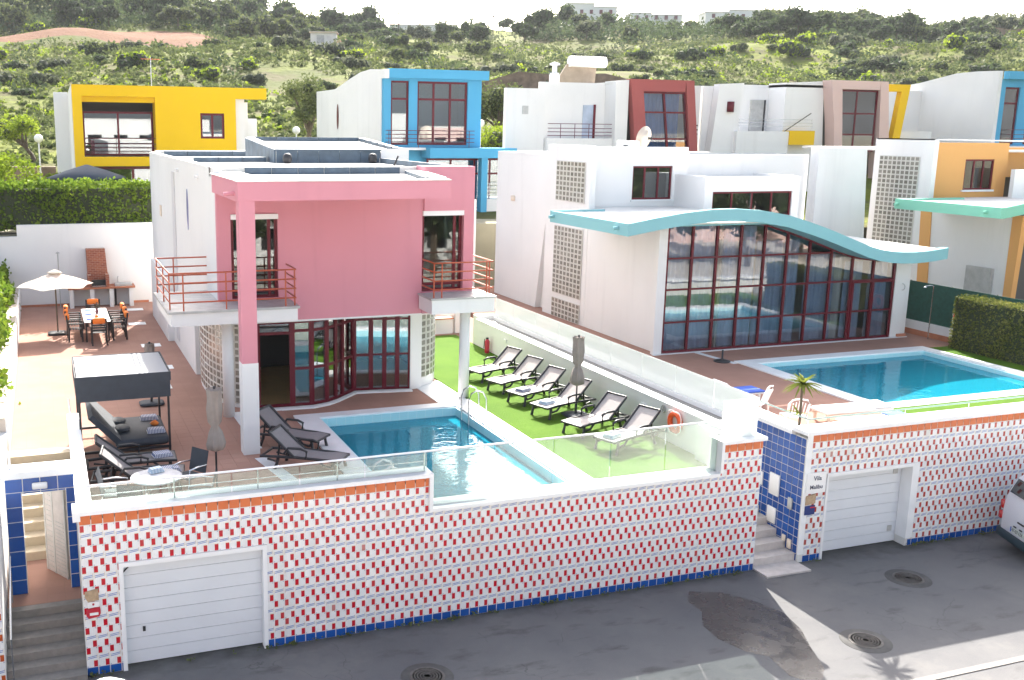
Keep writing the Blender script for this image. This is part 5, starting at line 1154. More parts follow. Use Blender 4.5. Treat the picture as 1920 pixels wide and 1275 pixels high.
# parasols
def closed_parasol(x, y, h, lb, r=.17, base=True, z0=.0):
    t = thing('closed_parasol', lb, 'parasol', (x, y, z0), 0, 'closed grey parasols')
    MB().tube([(x, y, z0), (x, y, z0+h)], .022, 8).build('pole', 'black', t)
    f = MB(); hc = h*.60; zb = z0+h-hc
    pr = [(.05, -.02), (r*1.0, .04), (r*1.05, .16), (r*.72, .40), (r*.40, .52), (r*.70, .62), (r*.85, .9), (r*.75, 1.15), (r*.78, 1.28), (r*.85, 1.34), (r*.4, hc-.06), (.03, hc)]
    pr = [(a, min(b, hc)) for a, b in pr]
    f.lathe((x, y, zb), pr, 24, 0, 1, lambda k, j: 1+.22*math.sin(k*math.pi/2+j*.35)+.08*math.sin(k*2.3+j)); f.build('folded_canopy', 'umb', t)
    MB().lathe((x, y, z0+h), [(.02, 0), (.035, .02), (.02, .06)], 8).build('finial', 'black', t)
    if base:
        m = MB(); m.rbox(x-.33, x+.33, y-.28, y+.28, z0, z0+.09, .12); m.build('base', 'charcoal', t); MB().tube([(x, y, z0+.09), (x, y, z0+.4)], .035, 8).build('sleeve', 'black', t)
closed_parasol(13.08, 23.15, 2.15, 'closed grey parasol standing among the lawn loungers', z0=.03)
closed_parasol(3.14, 20.5, 2.2, 'closed grey parasol on the tiled terrace in front of the columns', base=False)
closed_parasol(2.55, 27.8, 1.7, 'closed grey parasol behind the canopy daybed', r=.14)
t = thing('open_parasol', 'open cream parasol shading the far end of the terrace', 'parasol', (.32, 38.76, 0))
cx, cy = .32, 38.6; cv = MB(); n = 6; rr = 1.36; top = (cx, cy, 2.27); rim = [(cx+rr*math.cos(R(60*k+10)), cy+rr*math.sin(R(60*k+10)), 1.80) for k in range(n)]
for k in range(n):
    a, b = Vector(rim[k]), Vector(rim[(k+1) % n]); m = (a+b)/2*.985+Vector(top)*.015; m.z = 1.85; T = Vector(top); ia = a.lerp(T, .5)+Vector((0, 0, .03)); ib = b.lerp(T, .5)+Vector((0, 0, .03)); im = (ia+ib)/2-Vector((0, 0, .03))
    cv.add([a, m, b, ia, im, ib, T], [(0, 1, 4, 3), (1, 2, 5, 4), (3, 4, 6), (4, 5, 6)])
ct = NT('cream_canvas'); d_ = ct.n('BsdfDiffuse'); d_.inputs[0].default_value = (.80, .72, .64, 1); e_ = ct.n('BsdfTranslucent'); e_.inputs[0].default_value = (.80, .70, .60, 1); mx = ct.n('MixShader'); mx.inputs[0].default_value = .35; ct.l(d_.outputs[0], mx.inputs[1]); ct.l(e_.outputs[0], mx.inputs[2]); M['cream'] = ct.done(mx.outputs[0])
cv.build('canopy', 'cream', t)
MB().tube([(cx, cy, 0), (cx, cy, 2.32)], .026, 8).build('pole', 'bark', t); MB().lathe((cx, cy, 2.25), [(.28, 0), (.2, .05), (.02, .12)], 6).build('vent', 'cream', t)
for k in range(n): MB().tube([(cx, cy, 2.22), rim[k]], .01, 5).build('rib', 'bark', t)
m = MB(); m.rbox(cx-.35, cx+.3, cy-.3, cy+.3, 0, .09, .1); m.build('base', 'black', t)
t = thing('outdoor_shower', 'thin grey garden shower pole against the back white wall', 'shower', (.54, 44.4, 0)); MB().tube([(.54, 44.5, 0), (.54, 44.5, 2.3), (.54, 44.2, 2.35)], .02, 6).build('pipe', 'greystone', t); MB().lathe((.54, 44.2, 2.3), [(.1, 0), (.02, .06)], 10).build('shower_head', 'greystone', t)
# canopy daybed
t = thing('canopy_daybed', 'dark canopy daybed with flat grey fabric roof on the left terrace', 'daybed', (1.5, 24.3, 0))
for x in (.55, 2.5):
    for y in (23.2, 25.3): MB().box(x-.025, x+.025, y-.025, y+.025, 0, 1.98).build('post', 'black', t)
rfm = NT('canopy_roof_fabric'); pp = rfm.vec('pos'); sp = rfm.n('SeparateXYZ'); rfm.l(pp, sp.inputs[0])
fx = sp.outputs[0]; dark = rfm.math('GREATER_THAN', fx, 2.13)
rfm.done(rfm.bsdf((.22, .235, .26), .7));  # one even grey; stripes come only from rail shadows falling on it
v = []; F = []; nx, ny = 14, 6
for i in range(nx+1):
    for j in range(ny+1):
        v.append((.52+2.01*i/nx, 23.17+2.16*j/ny, 1.99-.035*math.sin(math.pi*i/nx)*math.sin(math.pi*j/ny)))
for i in range(nx):
    for j in range(ny): F.append((i*(ny+1)+j, (i+1)*(ny+1)+j, (i+1)*(ny+1)+j+1, i*(ny+1)+j+1))
mb = MB(); mb.add(v, F, 0, True); mb.build('roof_fabric', rfm.m, t)
vl = MB(); vl.box(.50, 2.55, 23.13, 23.15, 1.42, 2.0); vl.box(.50, 2.55, 25.35, 25.37, 1.82, 2.0); vl.box(.48, .50, 23.13, 25.37, 1.55, 2.0); vl.box(2.55, 2.57, 23.13, 25.37, 1.80, 2.0); vl.build('valance', 'charcoal', t)
fr2 = MB(); fr2.box(.52, 2.53, 23.2, 23.24, .18, .24); fr2.box(.52, 2.53, 25.26, 25.3, .18, .24); fr2.box(.52, .56, 23.2, 25.3, .18, .24); fr2.build('bed_frame', 'black', t)
m = MB(); m.rbox(1.3, 2.5, 23.28, 25.24, .24, .42, .07); m.build('mattress', 'charcoal', t)
m = MB(); m.prism([(.72, .98), (1.34, .30), (1.44, .40), (.82, 1.06)], 'y', 23.3, 25.2); m.build('sloping_backrest', 'charcoal', t)
def pillow(x, y, z, rz, lb, m='charcoal', g='dark pillows on the daybed'):
    o = MB(); o.lathe((x, y, z), [(.03, 0), (.15, .02), (.19, .06), (.15, .10), (.03, .12)], 14, 0, 1.5); o = o.build('pillow', m); tag(o, lb, 'pillow', g)
pillow(1.5, 24.1, .42, 0, 'dark pillow on the daybed nearer the street'); pillow(1.45, 24.75, .42, 0, 'dark pillow on the daybed farther from the street')
towel(2.2, 24.9, .42, 0, 'folded striped towel at the far corner of the daybed'); towel(2.25, 23.75, .42, 0, 'folded striped towel at the near corner of the daybed')
o = MB().lathe((2.28, 24.35, .42), [(.08, 0), (.10, .04), (.05, .09), (.01, .12)], 9, 0, 1, lambda k, j: 1+.2*math.sin(k*2)).build('orange_flower', 'orange'); tag(o, 'bright orange cloth flower between the towels on the daybed', 'flower')
# round table with chairs
t = thing('round_table', 'round pale stone topped table by the front handrail', 'table', (1.83, 19.65, 0))
m = MB(); m.lathe((1.83, 19.65, .70), [(.48, 0), (.5, .01), (.5, .03), (.48, .035)], 40); m.build('tabletop', plain('pale_mosaic_top', (.52, .52, .54), .25, var=.15, scale=9), t)
for a in (45, 135, 225, 315): MB().tube([(1.83+.42*math.cos(R(a)), 19.65+.42*math.sin(R(a)), 0), (1.83+.3*math.cos(R(a)), 19.65+.3*math.sin(R(a)), .7)], .018, 6).build('leg', 'greystone', t)
towel(1.85, 19.9, .74, .3, 'folded pale cloth on the round table', 'towel2', .3, .2)
def mesh_chair(lb, x, y, rz, src=[None]):
    if src[0] is None:
        t = thing('garden_chair', lb, 'chair', (0, 0, 0), 0, 'dark mesh chairs round the pale table')
        m = MB(); m.rbox(-.24, .24, -.24, .22, .42, .45, .04); m.build('seat', 'charcoal', t, local=True)
        mb = MB(); v = []; F = []
        for i in range(7):
            x_ = -.24+.48*i/6
            for j in range(5): z = .46+.46*j/4; v.append((x_, .22+.10*j/4-.05*(1-(x_/.24)**2)*0+.03*abs(x_), z))
        for i in range(6):
            for j in range(4): F.append((i*5+j, i*5+j+1, (i+1)*5+j+1, (i+1)*5+j))
        mb.add(v, F, 0, True); mb.add([(a, b+.015, c) for a, b, c in v], [tuple(reversed(q)) for q in F], 0, True); mb.build('backrest', 'charcoal', t, local=True)
        for sx_ in (-.24, .24):
            MB().tube([(sx_, -.26, 0), (sx_, -.22, .43)], .016, 6).build('leg', 'steel', t, local=True); MB().tube([(sx_, .28, 0), (sx_, .22, .43)], .016, 6).build('leg', 'steel', t, local=True)
            MB().tube([(sx_, -.22, .43), (sx_*1.08, -.2, .64), (sx_*1.08, .05, .66), (sx_, .26, .64)], .018, 6).build('armrest', 'steel', t, local=True)
        src[0] = t; t.location = (x, y, .008); t.rotation_euler.z = rz; return t
    return copy_tree(src[0], (x, y, .008), rz, lb)
mesh_chair('dark mesh chair at the left side of the round table', 1.05, 19.75, R(80)); mesh_chair('dark mesh chair at the far right side of the round table', 2.55, 20.35, R(-55)); mesh_chair('dark mesh chair in shade at the near right of the round table', 2.62, 19.3, R(-100)); mesh_chair('dark mesh chair nearest the street with its back to the handrail', 1.35, 19.0, R(160))
# dining set
t = thing('dining_table', 'long white topped garden dining table by the barbecue', 'table', (1.63, 38.1, 0))
m = MB(); m.rbox(1.18, 2.08, 36.7, 39.5, .71, .74, .04); m.build('tabletop', 'white_plastic', t)
for x in (1.25, 2.0):
    for y in (36.85, 39.35): MB().box(x-.03, x+.03, y-.03, y+.03, 0, .71).build('leg', 'black', t)
def dchair(lb, x, y, rz, src=[None]):
    if src[0] is None:
        t = thing('dining_chair', lb, 'chair', (0, 0, 0), 0, 'black slatted dining chairs')
        for k in range(5): MB().box(-.22, .22, -.22+.09*k, -.22+.09*k+.065, .43, .45).build('seat_slat', 'black', t, local=True)
        for k in range(5): MB().box(-.22, .22, .22+.014*k, .24+.014*k, .52+.085*k, .58+.085*k).build('back_slat', 'black', t, local=True)
        for sx_ in (-.24, .24):
            MB().box(sx_-.03, sx_+.03, -.25, -.19, 0, .64).build('leg', 'black', t, local=True); MB().tube([(sx_, .24, 0), (sx_, .22, .45), (sx_, .30, .96)], .032, 6).build('leg', 'black', t, local=True)
            MB().box(sx_-.035, sx_+.035, -.25, .26, .635, .665).build('armrest', 'black', t, local=True)
        src[0] = t; t.location = (x, y, 0); t.rotation_euler.z = rz; return t
    return copy_tree(src[0], (x, y, 0), rz, lb)
def cush(x, y, rz, lb):
    t = thing('orange_cushion', lb, 'cushion', (x, y, .78), rz, 'orange cushions on the dining chairs'); m = MB(); m.rbox(-.21, .21, .19, .34, 0, .2, .05); m.build('cover', 'orange', t, local=True)
for lb, x, y, a in (('at the near end of the dining table', 1.65, 36.35, 180), ('at the far end of the dining table', 1.65, 39.95, 0), ('on the left side nearest the street', .90, 37.2, 90), ('halfway along the left side', .88, 38.1, 90), ('on the left side toward the barbecue', .90, 39.0, 90), ('on the right side nearest the street', 2.38, 37.15, -90), ('halfway along the right side', 2.4, 38.1, -90), ('on the right side toward the barbecue', 2.38, 39.0, -90)):
    dchair('black slatted dining chair '+lb, x, y, R(a)); cush(x, y, R(a), 'orange cushion on the chair '+lb)
for lb, x, y, r, h, m_ in (('dark red vase of dried flowers on the dining table', 1.7, 38.3, .07, .22, 'rail_dark'), ('small orange candle bowl on the dining table', 1.65, 37.6, .08, .07, 'orange')):
    o = MB().lathe((x, y, .74), [(r*.6, 0), (r, h*.3), (r*.5, h*.8), (r*.7, h)], 12).build('vase', m_); tag(o, lb, 'vase')
P = blob_pts([(1.7, 38.3, 1.03, .14)], 120, .2, 1.1); o = bpy.data.objects.new('dried_flowers', leaves_mesh('dried_flowers', P-np.array([1.7, 38.3, 1]), .07, 'bark')); COL.objects.link(o); o.location = (1.7, 38.3, 1); tag(o, 'bunch of dark dried flowers in the dining table vase', 'flowers')
for i, (x, y) in enumerate(((1.4, 37.2), (1.85, 37.2), (1.4, 38.2), (1.88, 38.1), (1.4, 39.0))): o = MB().lathe((x, y, .742), [(.1, 0), (.13, .01), (.13, .015)], 16).build('plate', 'white_plastic' if i % 2 else 'bluecloth'); tag(o, ['white and blue plate nearest the street on the left of the dining table', 'white plate nearest the street on the right of the dining table', 'blue plate halfway along the left of the dining table', 'white plate beside the dark vase', 'blue plate at the barbecue end of the dining table'][i], 'plate', 'plates on the dining table')
# barbecue
t = thing('brick_barbecue', 'built in barbecue counter with red brick chimney hood', 'barbecue', (2.2, 44.4, 0))
c = MB()
for x in (.9, 1.72, 2.5, 3.3): c.box(x, x+.17, 44.0, 44.85, 0, .78)
c.box(1.07, 3.3, 44.6, 44.85, 0, .78); c.build('counter_legs', 'white', t); MB().box(.85, 3.55, 43.95, 44.85, .78, .85).build('worktop', 'redtile', t)
MB().prism([(1.68, 1.1), (2.5, 1.1), (2.42, 2.4), (1.66, 2.4)], 'y', 44.45, 44.85).build('chimney', 'brick', t)
b = MB(); b.box(1.66, 1.8, 44.05, 44.85, .85, 1.35); b.box(2.38, 2.52, 44.05, 44.85, .85, 1.35); b.build('brick_cheeks', 'brick', t); MB().box(1.8, 2.38, 44.2, 44.85, .85, 1.1).build('firebox', 'dark', t); MB().box(1.82, 2.36, 44.0, 44.2, .87, .92).build('grill', 'steel', t)
MB().box(2.75, 3.45, 44.1, 44.7, .85, .93).build('sink', 'greystone', t); MB().tube([(2.9, 44.7, .9), (2.9, 44.7, 1.15), (2.9, 44.5, 1.2)], .02, 6).build('tap', 'steel', t); MB().box(2.72, 2.8, 44.3, 44.4, 0, .75).build('pipe', 'black', t)

# neighbour terrace furniture
def plastic_chair(lb, x, y, rz):
    t = thing('plastic_chair', lb, 'chair', (0, 0, 0), 0, 'white plastic chairs on the neighbour terrace')
    m = MB(); m.rbox(-.25, .25, -.25, .22, .40, .44, .05); m.build('seat', 'white_plastic', t, local=True)
    for k in range(7): MB().tube([(-.21+.07*k, .2, .44), (-.23+.077*k, .32, .88-.03*abs(k-3))], .014, 5).build('back_slat', 'white_plastic', t, local=True)
    MB().tube([(-.24, .2, .44), (-.27, .33, .8), (-.18, .36, .92), (0, .37, .95), (.18, .36, .92), (.27, .33, .8), (.24, .2, .44)], .022, 6).build('back_rim', 'white_plastic', t, local=True)
    for s in (-.25, .25):
        for yy in (-.24, .24): MB().tube([(s*1.1, yy*1.15, 0), (s, yy, .42)], .024, 6).build('leg', 'white_plastic', t, local=True)
    t.location = (x, y, 0); t.rotation_euler.z = rz; WL[t] = Vector((x, y, 0))
plastic_chair('white slatted plastic chair farther along the blue tiled wall', 17.6, 21.6, R(-150)); plastic_chair('white slatted plastic chair nearer the young palm', 17.75, 20.3, R(160))
t = thing('white_sunbed', 'white plastic sunbed with royal blue towel by the frosted fence end', 'sunbed', (17.6, 23.0, 0))
m = MB(); m.rbox(17.0, 18.8, 22.7, 23.3, .3, .36, .05); m.build('frame', 'white_plastic', t); MB().prism([(17.0, .36), (17.1, .30), (17.6, .62), (17.5, .7)], 'y', 22.7, 23.3).build('backrest', 'white_plastic', t); m = MB(); m.rbox(17.7, 18.8, 22.68, 23.32, .365, .40, .02); m.build('towel', 'bluecloth', t)
for x in (17.2, 18.6):
    for y in (22.75, 23.25): MB().box(x, x+.06, y-.03, y+.03, 0, .3).build('leg', 'white_plastic', t)
def sunbed(lb, x0, x1, y0, y1, m1, m2, ang=0):
    t = thing('padded_sunbed', lb, 'sunbed', (x0, y0, 0), ang, 'padded sunbeds behind the second tiled wall')
    L, Wd = x1-x0, y1-y0
    m = MB(); m.rbox(0, L, 0, Wd, .28, .38, .06); m.build('mattress', m1, t, local=True); m = MB(); m.rbox(L*.72, L+.02, -.01, Wd+.01, .385, .41, .02); m.build('towel', m2, t, local=True)
    m = MB(); m.box(.05, L-.05, .04, .09, .2, .28); m.box(.05, L-.05, Wd-.09, Wd-.04, .2, .28); m.build('frame', 'beigecloth', t, local=True)
    for a in (.1, L-.2):
        for b_ in (.05, Wd-.1): MB().box(a, a+.06, b_, b_+.06, 0, .2).build('leg', 'beigecloth', t, local=True)
sunbed('cream padded sunbed nearer the pool with blue striped towel', 18.9, 21.0, 20.4, 21.1, 'white_plastic', 'towel2', R(-4)); sunbed('cream padded sunbed nearer the wall with royal blue cover at its foot', 18.7, 20.7, 19.3, 19.95, 'beigecloth', 'bluecloth', R(-3))
tag(MB().rbox(17.05, 17.5, 24.0, 24.35, 0, .35, .03).build('blue_crate', 'bluecloth'), 'small royal blue box behind the plastic chairs', 'box')
# young palm in a pot
t = thing('young_palm', 'young spiky palm with thin trunk at the corner above the blue tiles', 'palm', (16.55, 18.75, 0))
MB().lathe((16.55, 18.75, 0), [(.18, 0), (.22, .3), (.22, .34)], 14).build('pot', 'bluecloth', t)
MB().tube([(16.55, 18.75, .3), (16.56, 18.72, .9), (16.53, 18.7, 1.5), (16.55, 18.7, 1.72)], [.035, .03, .028, .04], 8).build('trunk', 'bark', t)
def fronds(c, n, L, mat, parent, up=.6, name='frond', wd=.035, lbl=None):
    for k in range(n):
        a = random.uniform(0, 6.283); e = random.uniform(-.3, 1.3)*up; pts = []; v = []; F = []
        for j in range(6):
            s = j/5; r = L*s*math.cos(e)*random.uniform(.95, 1.05); z = L*s*math.sin(e)-.35*L*s*s*(1.1-up*e*.3); pts.append(Vector((c[0]+r*math.cos(a), c[1]+r*math.sin(a), c[2]+z)))
        for j, p in enumerate(pts):
            w_ = wd*(1-(j/5)**2)+.004; q = Vector((-math.sin(a), math.cos(a), 0))*w_; v += [p-q+Vector((0, 0, w_*.4)), p, p+q+Vector((0, 0, w_*.4))]
        for j in range(5): F += [(3*j, 3*j+1, 3*j+4, 3*j+3), (3*j+1, 3*j+2, 3*j+5, 3*j+4)]
        m = MB(); m.add(v, F); m.build(name, mat, parent)
fronds((16.55, 18.7, 1.72), 52, .48, 'palm', t, .75); fronds((16.5, 18.72, 1.0), 6, .35, 'palm', t, .8)

# ================================================================== VAN
t = thing('parked_van', 'white parked van showing its rear corner at the right edge', 'van', (0, 0, 0))
def van_sec(x):
    # half width at levels and roof height along the length (rear at 0)
    return None
zs_ = [.28, .45, .8, 1.05, 1.35, 1.62, 1.78]; rearx = [.02, -.02, 0, .02, .10, .22, .42]; hw = [.78, .84, .86, .85, .80, .74, .62]; fx_ = [4.1, 4.15, 4.1, 3.9, 3.2, 2.7, 2.4]
v = []; F = []; prof_n = 10
ring_pts = []
for k, z in enumerate(zs_):
    x0, x1, h = rearx[k], fx_[k], hw[k]; r = .16; pts = []
    for (cx_, cy_, a0) in ((x1-r*2, h-r*1.4, 0), (x0+r, h-r, 90), (x0+r, -h+r, 180), (x1-r*2, -h+r*1.4, 270)):
        rx, ry = (r*2, r*1.4) if cx_ > 1 else (r, r)
        for q in range(5): a = R(a0+90*q/4); pts.append((cx_+rx*math.cos(a), cy_+ry*math.sin(a), z))
    ring_pts.append(pts)
N = len(ring_pts[0]); v = [p for rg in ring_pts for p in rg]
for j in range(len(zs_)-1):
    for i in range(N): F.append((j*N+i, j*N+(i+1) % N, (j+1)*N+(i+1) % N, (j+1)*N+i))
F.append(tuple(range(N-1, -1, -1))); F.append(tuple(range((len(zs_)-1)*N, len(zs_)*N)))
mb = MB(); mb.add(v, F, 0, True); mb.build('body', 'carpaint', t, local=True)
MB().add([(.06, -.60, 1.30), (.19, -.54, 1.62), (.19, .54, 1.62), (.06, .60, 1.30)], [(0, 1, 2, 3)]).build('rear_window', 'carglass', t, local=True).location.x = -.03
m = MB(); m.rbox(-.06, .12, -.84, .84, .24, .44, .05); m.build('rear_bumper', plain('dark_teal_plastic', (.012, .035, .05), .5), t, local=True)
for s in (-1, 1):
    m = MB(); m.rbox(-.035, .1, s*.80-.07, s*.80+.07, .62, .80, .04); m.build('tail_light', 'redlamp', t, local=True); m = MB(); m.rbox(-.02, .1, s*.80-.06, s*.80+.06, .86, 1.06, .04); m.build('tail_light', 'redlamp', t, local=True)
pl_ = MB().box(-.05, -.035, -.26, .26, .50, .62).build('number_plate', 'plate', t, local=True); MB().box(-.055, -.05, .225, .26, .505, .615).build('plate_band', 'bluecloth', pl_, local=True)
cu = bpy.data.curves.new('lettering', 'FONT'); cu.body = '47-07-UX'; cu.size = .11; cu.align_x = 'CENTER'; cu.align_y = 'CENTER'; cu.extrude = .001; cu.materials.append(M['black']); tmp = bpy.data.objects.new('lettering', cu); me_ = bpy.data.meshes.new_from_object(tmp); bpy.data.objects.remove(tmp); lt = bpy.data.objects.new('lettering', me_); COL.objects.link(lt); lt.parent = pl_; lt.location = (-.054, -.015, .56); lt.rotation_euler = (R(90), 0, R(-90))
for y in (-.12, .12): MB().box(-.05, -.03, y-.05, y+.05, .635, .66).build('plate_lamp', 'black', t, local=True)
MB().box(-.04, -.02, -.2, .05, .76, .79).build('door_handle', 'black', t, local=True)
for x in (.85, 3.3):
    for s in (-1, 1):
        w_ = MB().tube([(x, s*.70, .3), (x, s*.86, .3)], .3, 18).build('wheel', 'rubber', t, local=True); MB().tube([(x, s*.8, .3), (x, s*.872, .3)], .18, 14).build('rim', 'steel', w_, local=True)
m = MB(); m.rbox(2.8, 3.6, -.6, .6, 1.1, 1.12, .05); 
t.scale = (1, 1, 1.1); t.location = (21.45, 16.62, -2.4); t.rotation_euler.z = R(-20)

# ================================================================== HILL: buildings, poles
def villa(lb, x, y, z, w_, d_, h_, ang, blocks_):
    t = thing('hilltop_villa', lb, 'house', (x, y, z-2.5), ang)
    for (a, b, hh, dy) in blocks_: MB().box(a*w_, b*w_, dy, dy+d_, 0, h_*hh+2.5).build('wall', 'white2', t, local=True)
    for k in range(5):
        MB().box(w_*(.08+.19*k), w_*(.08+.19*k)+.9, -.06, 0, 2.5+h_*.25, 2.5+h_*.25+1.1).build('window', 'rail_dark', t, local=True)
    for (a, b, hh, dy) in blocks_: MB().box(a*w_-.2, b*w_+.2, dy-.2, dy+d_+.2, h_*hh+2.5, h_*hh+2.75).build('roof', 'roofwhite', t, local=True)
ang_ = math.atan2(-.3358, .9419)
villa('white flat roofed villa on the skyline above the blue house', 142.5, 267.7, 38.6, 14.3, 8, 3.0, ang_, [(0, .55, 1.15, 0), (.55, 1, .85, .3)])
villa('low pale villa on the skyline just right of the white one', 160, 262, 37.5, 14.5, 8, 2.2, ang_, [(0, .4, 1, 0), (.4, 1, .8, .3)])
villa('long pale villa on the skyline above the rose framed house', 179.8, 255, 38.0, 22, 8, 2.6, ang_, [(0, .3, .8, 0), (.3, 1, 1.05, .3)])
z = hill_h(42.3, 165.4); t = thing('hillside_shed', 'small pale concrete shed at the end of the red earth track', 'shed', (42.3, 165.4, z-.3), ang_)
MB().box(0, 4.1, 0, 3, 0, 2.3).build('wall', 'roofwhite', t, local=True); MB().box(-.2, 4.3, -.3, 3.2, 2.3, 2.45).build('roof', 'beigecloth', t, local=True); MB().box(1.0, 2.2, -.05, 0, .2, 1.9).build('door', 'greystone', t, local=True)
t = thing('ruined_stone_wall', 'long brown stone ruin wall on the slope at the right edge', 'wall', (166.5, 153, hill_h(166.5, 153)-1.0), ang_)
MB().prism([(0, 0), (14, 0), (14, 4.4), (11, 4.7), (8, 4.2), (5, 4.6), (2, 4.0), (0, 3.2)], 'y', 0, .6).build('wall', 'stone_dark', t, local=True)
for k, (x, y, h_, lb) in enumerate(((91.6, 264.6, 5.5, 'tallest wooden pole left of the low buildings on the skyline'), (82, 268, 5.0, 'leftmost thin pole on the skyline'), (115, 256.3, 5.2, 'skyline pole beside the small palm'), (133, 255, 3.5, 'short skyline pole left of the white villa'))):
    z = hill_h(x, y); t = thing('utility_pole', lb, 'pole', (x, y, z), 0, 'utility poles on the skyline'); MB().tube([(x, y, z), (x, y, z+h_+1)], .16, 6).build('post', 'bark', t); MB().box(x-.6, x+.6, y-.06, y+.06, z+h_+.4, z+h_+.55).build('crossarm', 'bark', t)
z = hill_h(104, 268); t = thing('low_hill_buildings', 'low pale buildings with tiled roof between the skyline poles', 'house', (88, 262, z), ang_)
MB().box(0, 18, 4, 8, -2, 1.2).build('wall', 'roofwhite', t, local=True); MB().prism([(3.8, 1.2), (8.2, 1.2), (6, 1.9)], 'x', 0, 18).build('roof', 'redtile', t, local=True)
x, y = 113.6, 267.4; z = hill_h(x, y); t = thing('skyline_palm', 'small palm tree on the skyline', 'palm', (x, y, z)); MB().tube([(x, y, z), (x, y, z+4)], .25, 8).build('trunk', 'bark', t); fronds((x, y, z+4), 22, 2.4, 'leaf_dark', t, .7, wd=.2)

# ================================================================== TREES AND SCRUB
def tree(name, lb, x, y, z, h, mat, blobs, n, size, trunk_r=.16, lean=0, fork=True, cat='tree', group=None, coreK=.6):
    t = thing(name, lb, cat, (x, y, z), 0, group)
    P = blob_pts(blobs, n, .35, 1.08)
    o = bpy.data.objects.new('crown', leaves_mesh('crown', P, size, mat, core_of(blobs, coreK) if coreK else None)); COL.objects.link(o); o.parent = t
    tr = MB(); c = blobs[0]
    tr.tube([(lean, 0, -.3), (lean*.6, 0, h*.18), (0, 0, h*.4), (c[0]*.3, c[1]*.3, h*.7)], [trunk_r*1.2, trunk_r, trunk_r*.8, trunk_r*.3], 8)
    for b in blobs[:7]: tr.tube([(lean*.3, 0, h*.3), (b[0]*.5, b[1]*.5, (h*.35+b[2])*.5), (b[0], b[1], b[2])], [trunk_r*.7, trunk_r*.4, trunk_r*.15], 6)
    tr.build('trunk', 'bark', t, local=True); return t
zg = hill_h(18, 71)
tree('pear_shaped_tree', 'tall loose pale green tree between the yellow and blue houses', 18, 71, zg, 6.2, 'leaf_mid', [(0, 0, 5.0, 1.2)]+rand_blobs(11, 1.5, 1.5, .75, 3.9), 3600, .2, .17, coreK=.35)
tree('olive_tree', 'spreading olive tree with two leaning trunks at the far left', -.9, 74, hill_h(-.9, 74), 3.4, 'leaf_bright', [(0, 0, 2.6, .9)]+rand_blobs(9, 1.5, .55, .7, 2.3), 2600, .17, .13, .9, coreK=.35)
tree('bright_tree', 'bright yellow green tree right of the blue house', 29.2, 64.5, 3.2, 4.0, 'leaf_bright', [(0, 0, 3.5, 1.5)]+rand_blobs(9, 1.9, 1.2, 1.0, 2.9), 4500, .2, .15)
tree('grey_green_tree', 'dense grey green tree behind the bright yellow green one', 33, 72, hill_h(33, 72), 5, 'leaf_mid', [(0, 0, 3.8, 1.6)]+rand_blobs(9, 2.6, 1.0, 1.2, 3.0), 4500, .22, .2)
tree('bright_tree', 'yellow flowering shrub tree behind the solar heater', 37, 66, hill_h(37, 66), 4, 'leaf_bright', [(0, 0, 4.0, 1.2)]+rand_blobs(6, 1.6, .6, .9, 3.9), 2200, .2, .13)
# shared crowns for the hill
def crown_mesh(name, mat, n, size, nb, rx, rz, r, z0, trunk=True):
    bl = [(0, 0, z0, r)]+rand_blobs(nb, rx, rz, r*.85, z0); ex = MB()
    if trunk: ex.tube([(0, 0, -1.0), (0, 0, z0)], [.16, .08], 5)
    return leaves_mesh(name, blob_pts(bl, n, .6, 1.08), size, mat, core_of(bl, .74), extra=ex if trunk else None)
TM = [crown_mesh('evergreen_tree', m, 620, .5, 7, 1.9, .9, 1.35, 2.3) for m in ('leaf_dark', 'leaf_dark', 'leaf_mid', 'leaf_dark', 'leaf_mid', 'leaf_pale')]
BM = [crown_mesh('hillside_bush', m, 300, .34, 5, 1.2, .3, .75, .45, False) for m in ('leaf_dark', 'leaf_dark', 'leaf_mid', 'leaf_mid', 'leaf_bright', 'leaf_pale')]
def visible_uw(u0, u1):
    u = random.uniform(u0, u1); w = u*random.uniform(-.43, .64); return u, w
def place(me, name, u, w, sc, lb, cat, grp, zs=1.0):
    x, y = u*FH[0]+w*RH[0], u*FH[1]+w*RH[1]; o = bpy.data.objects.new(name, me); COL.objects.link(o)
    o.location = (x, y, float(hz(u, w))-.15); o.scale = (sc, sc, sc*zs); o.rotation_euler.z = random.uniform(0, 6.28); tag(o, lb, cat, grp)
def px_of(u, w): return 760+1914*w/u
def where(u, w):
    p = px_of(u, w)
    for lim, tx in ((130, 'at the far left'), (330, 'above the left half of the yellow house'), (500, 'above the right half of the yellow house'), (700, 'between the yellow and blue houses'), (930, 'above the blue house'), (1060, 'just right of the blue house'), (1180, 'left of the red framed house'), (1300, 'above the red framed house'), (1420, 'right of the red framed house'), (1550, 'left of the rose framed house'), (1700, 'above the rose framed house'), (1800, 'left of the far blue house'), (9999, 'at the far right')):
        if p < lim: return tx
SIZEW = lambda sc, a, b: 'small' if sc < a else ('large' if sc > b else 'medium')
FG = 'dark evergreen trees massed on the upper slope'; BG = 'rounded bushes scattered over the grassy slope'
cnt = 0; tries = 0
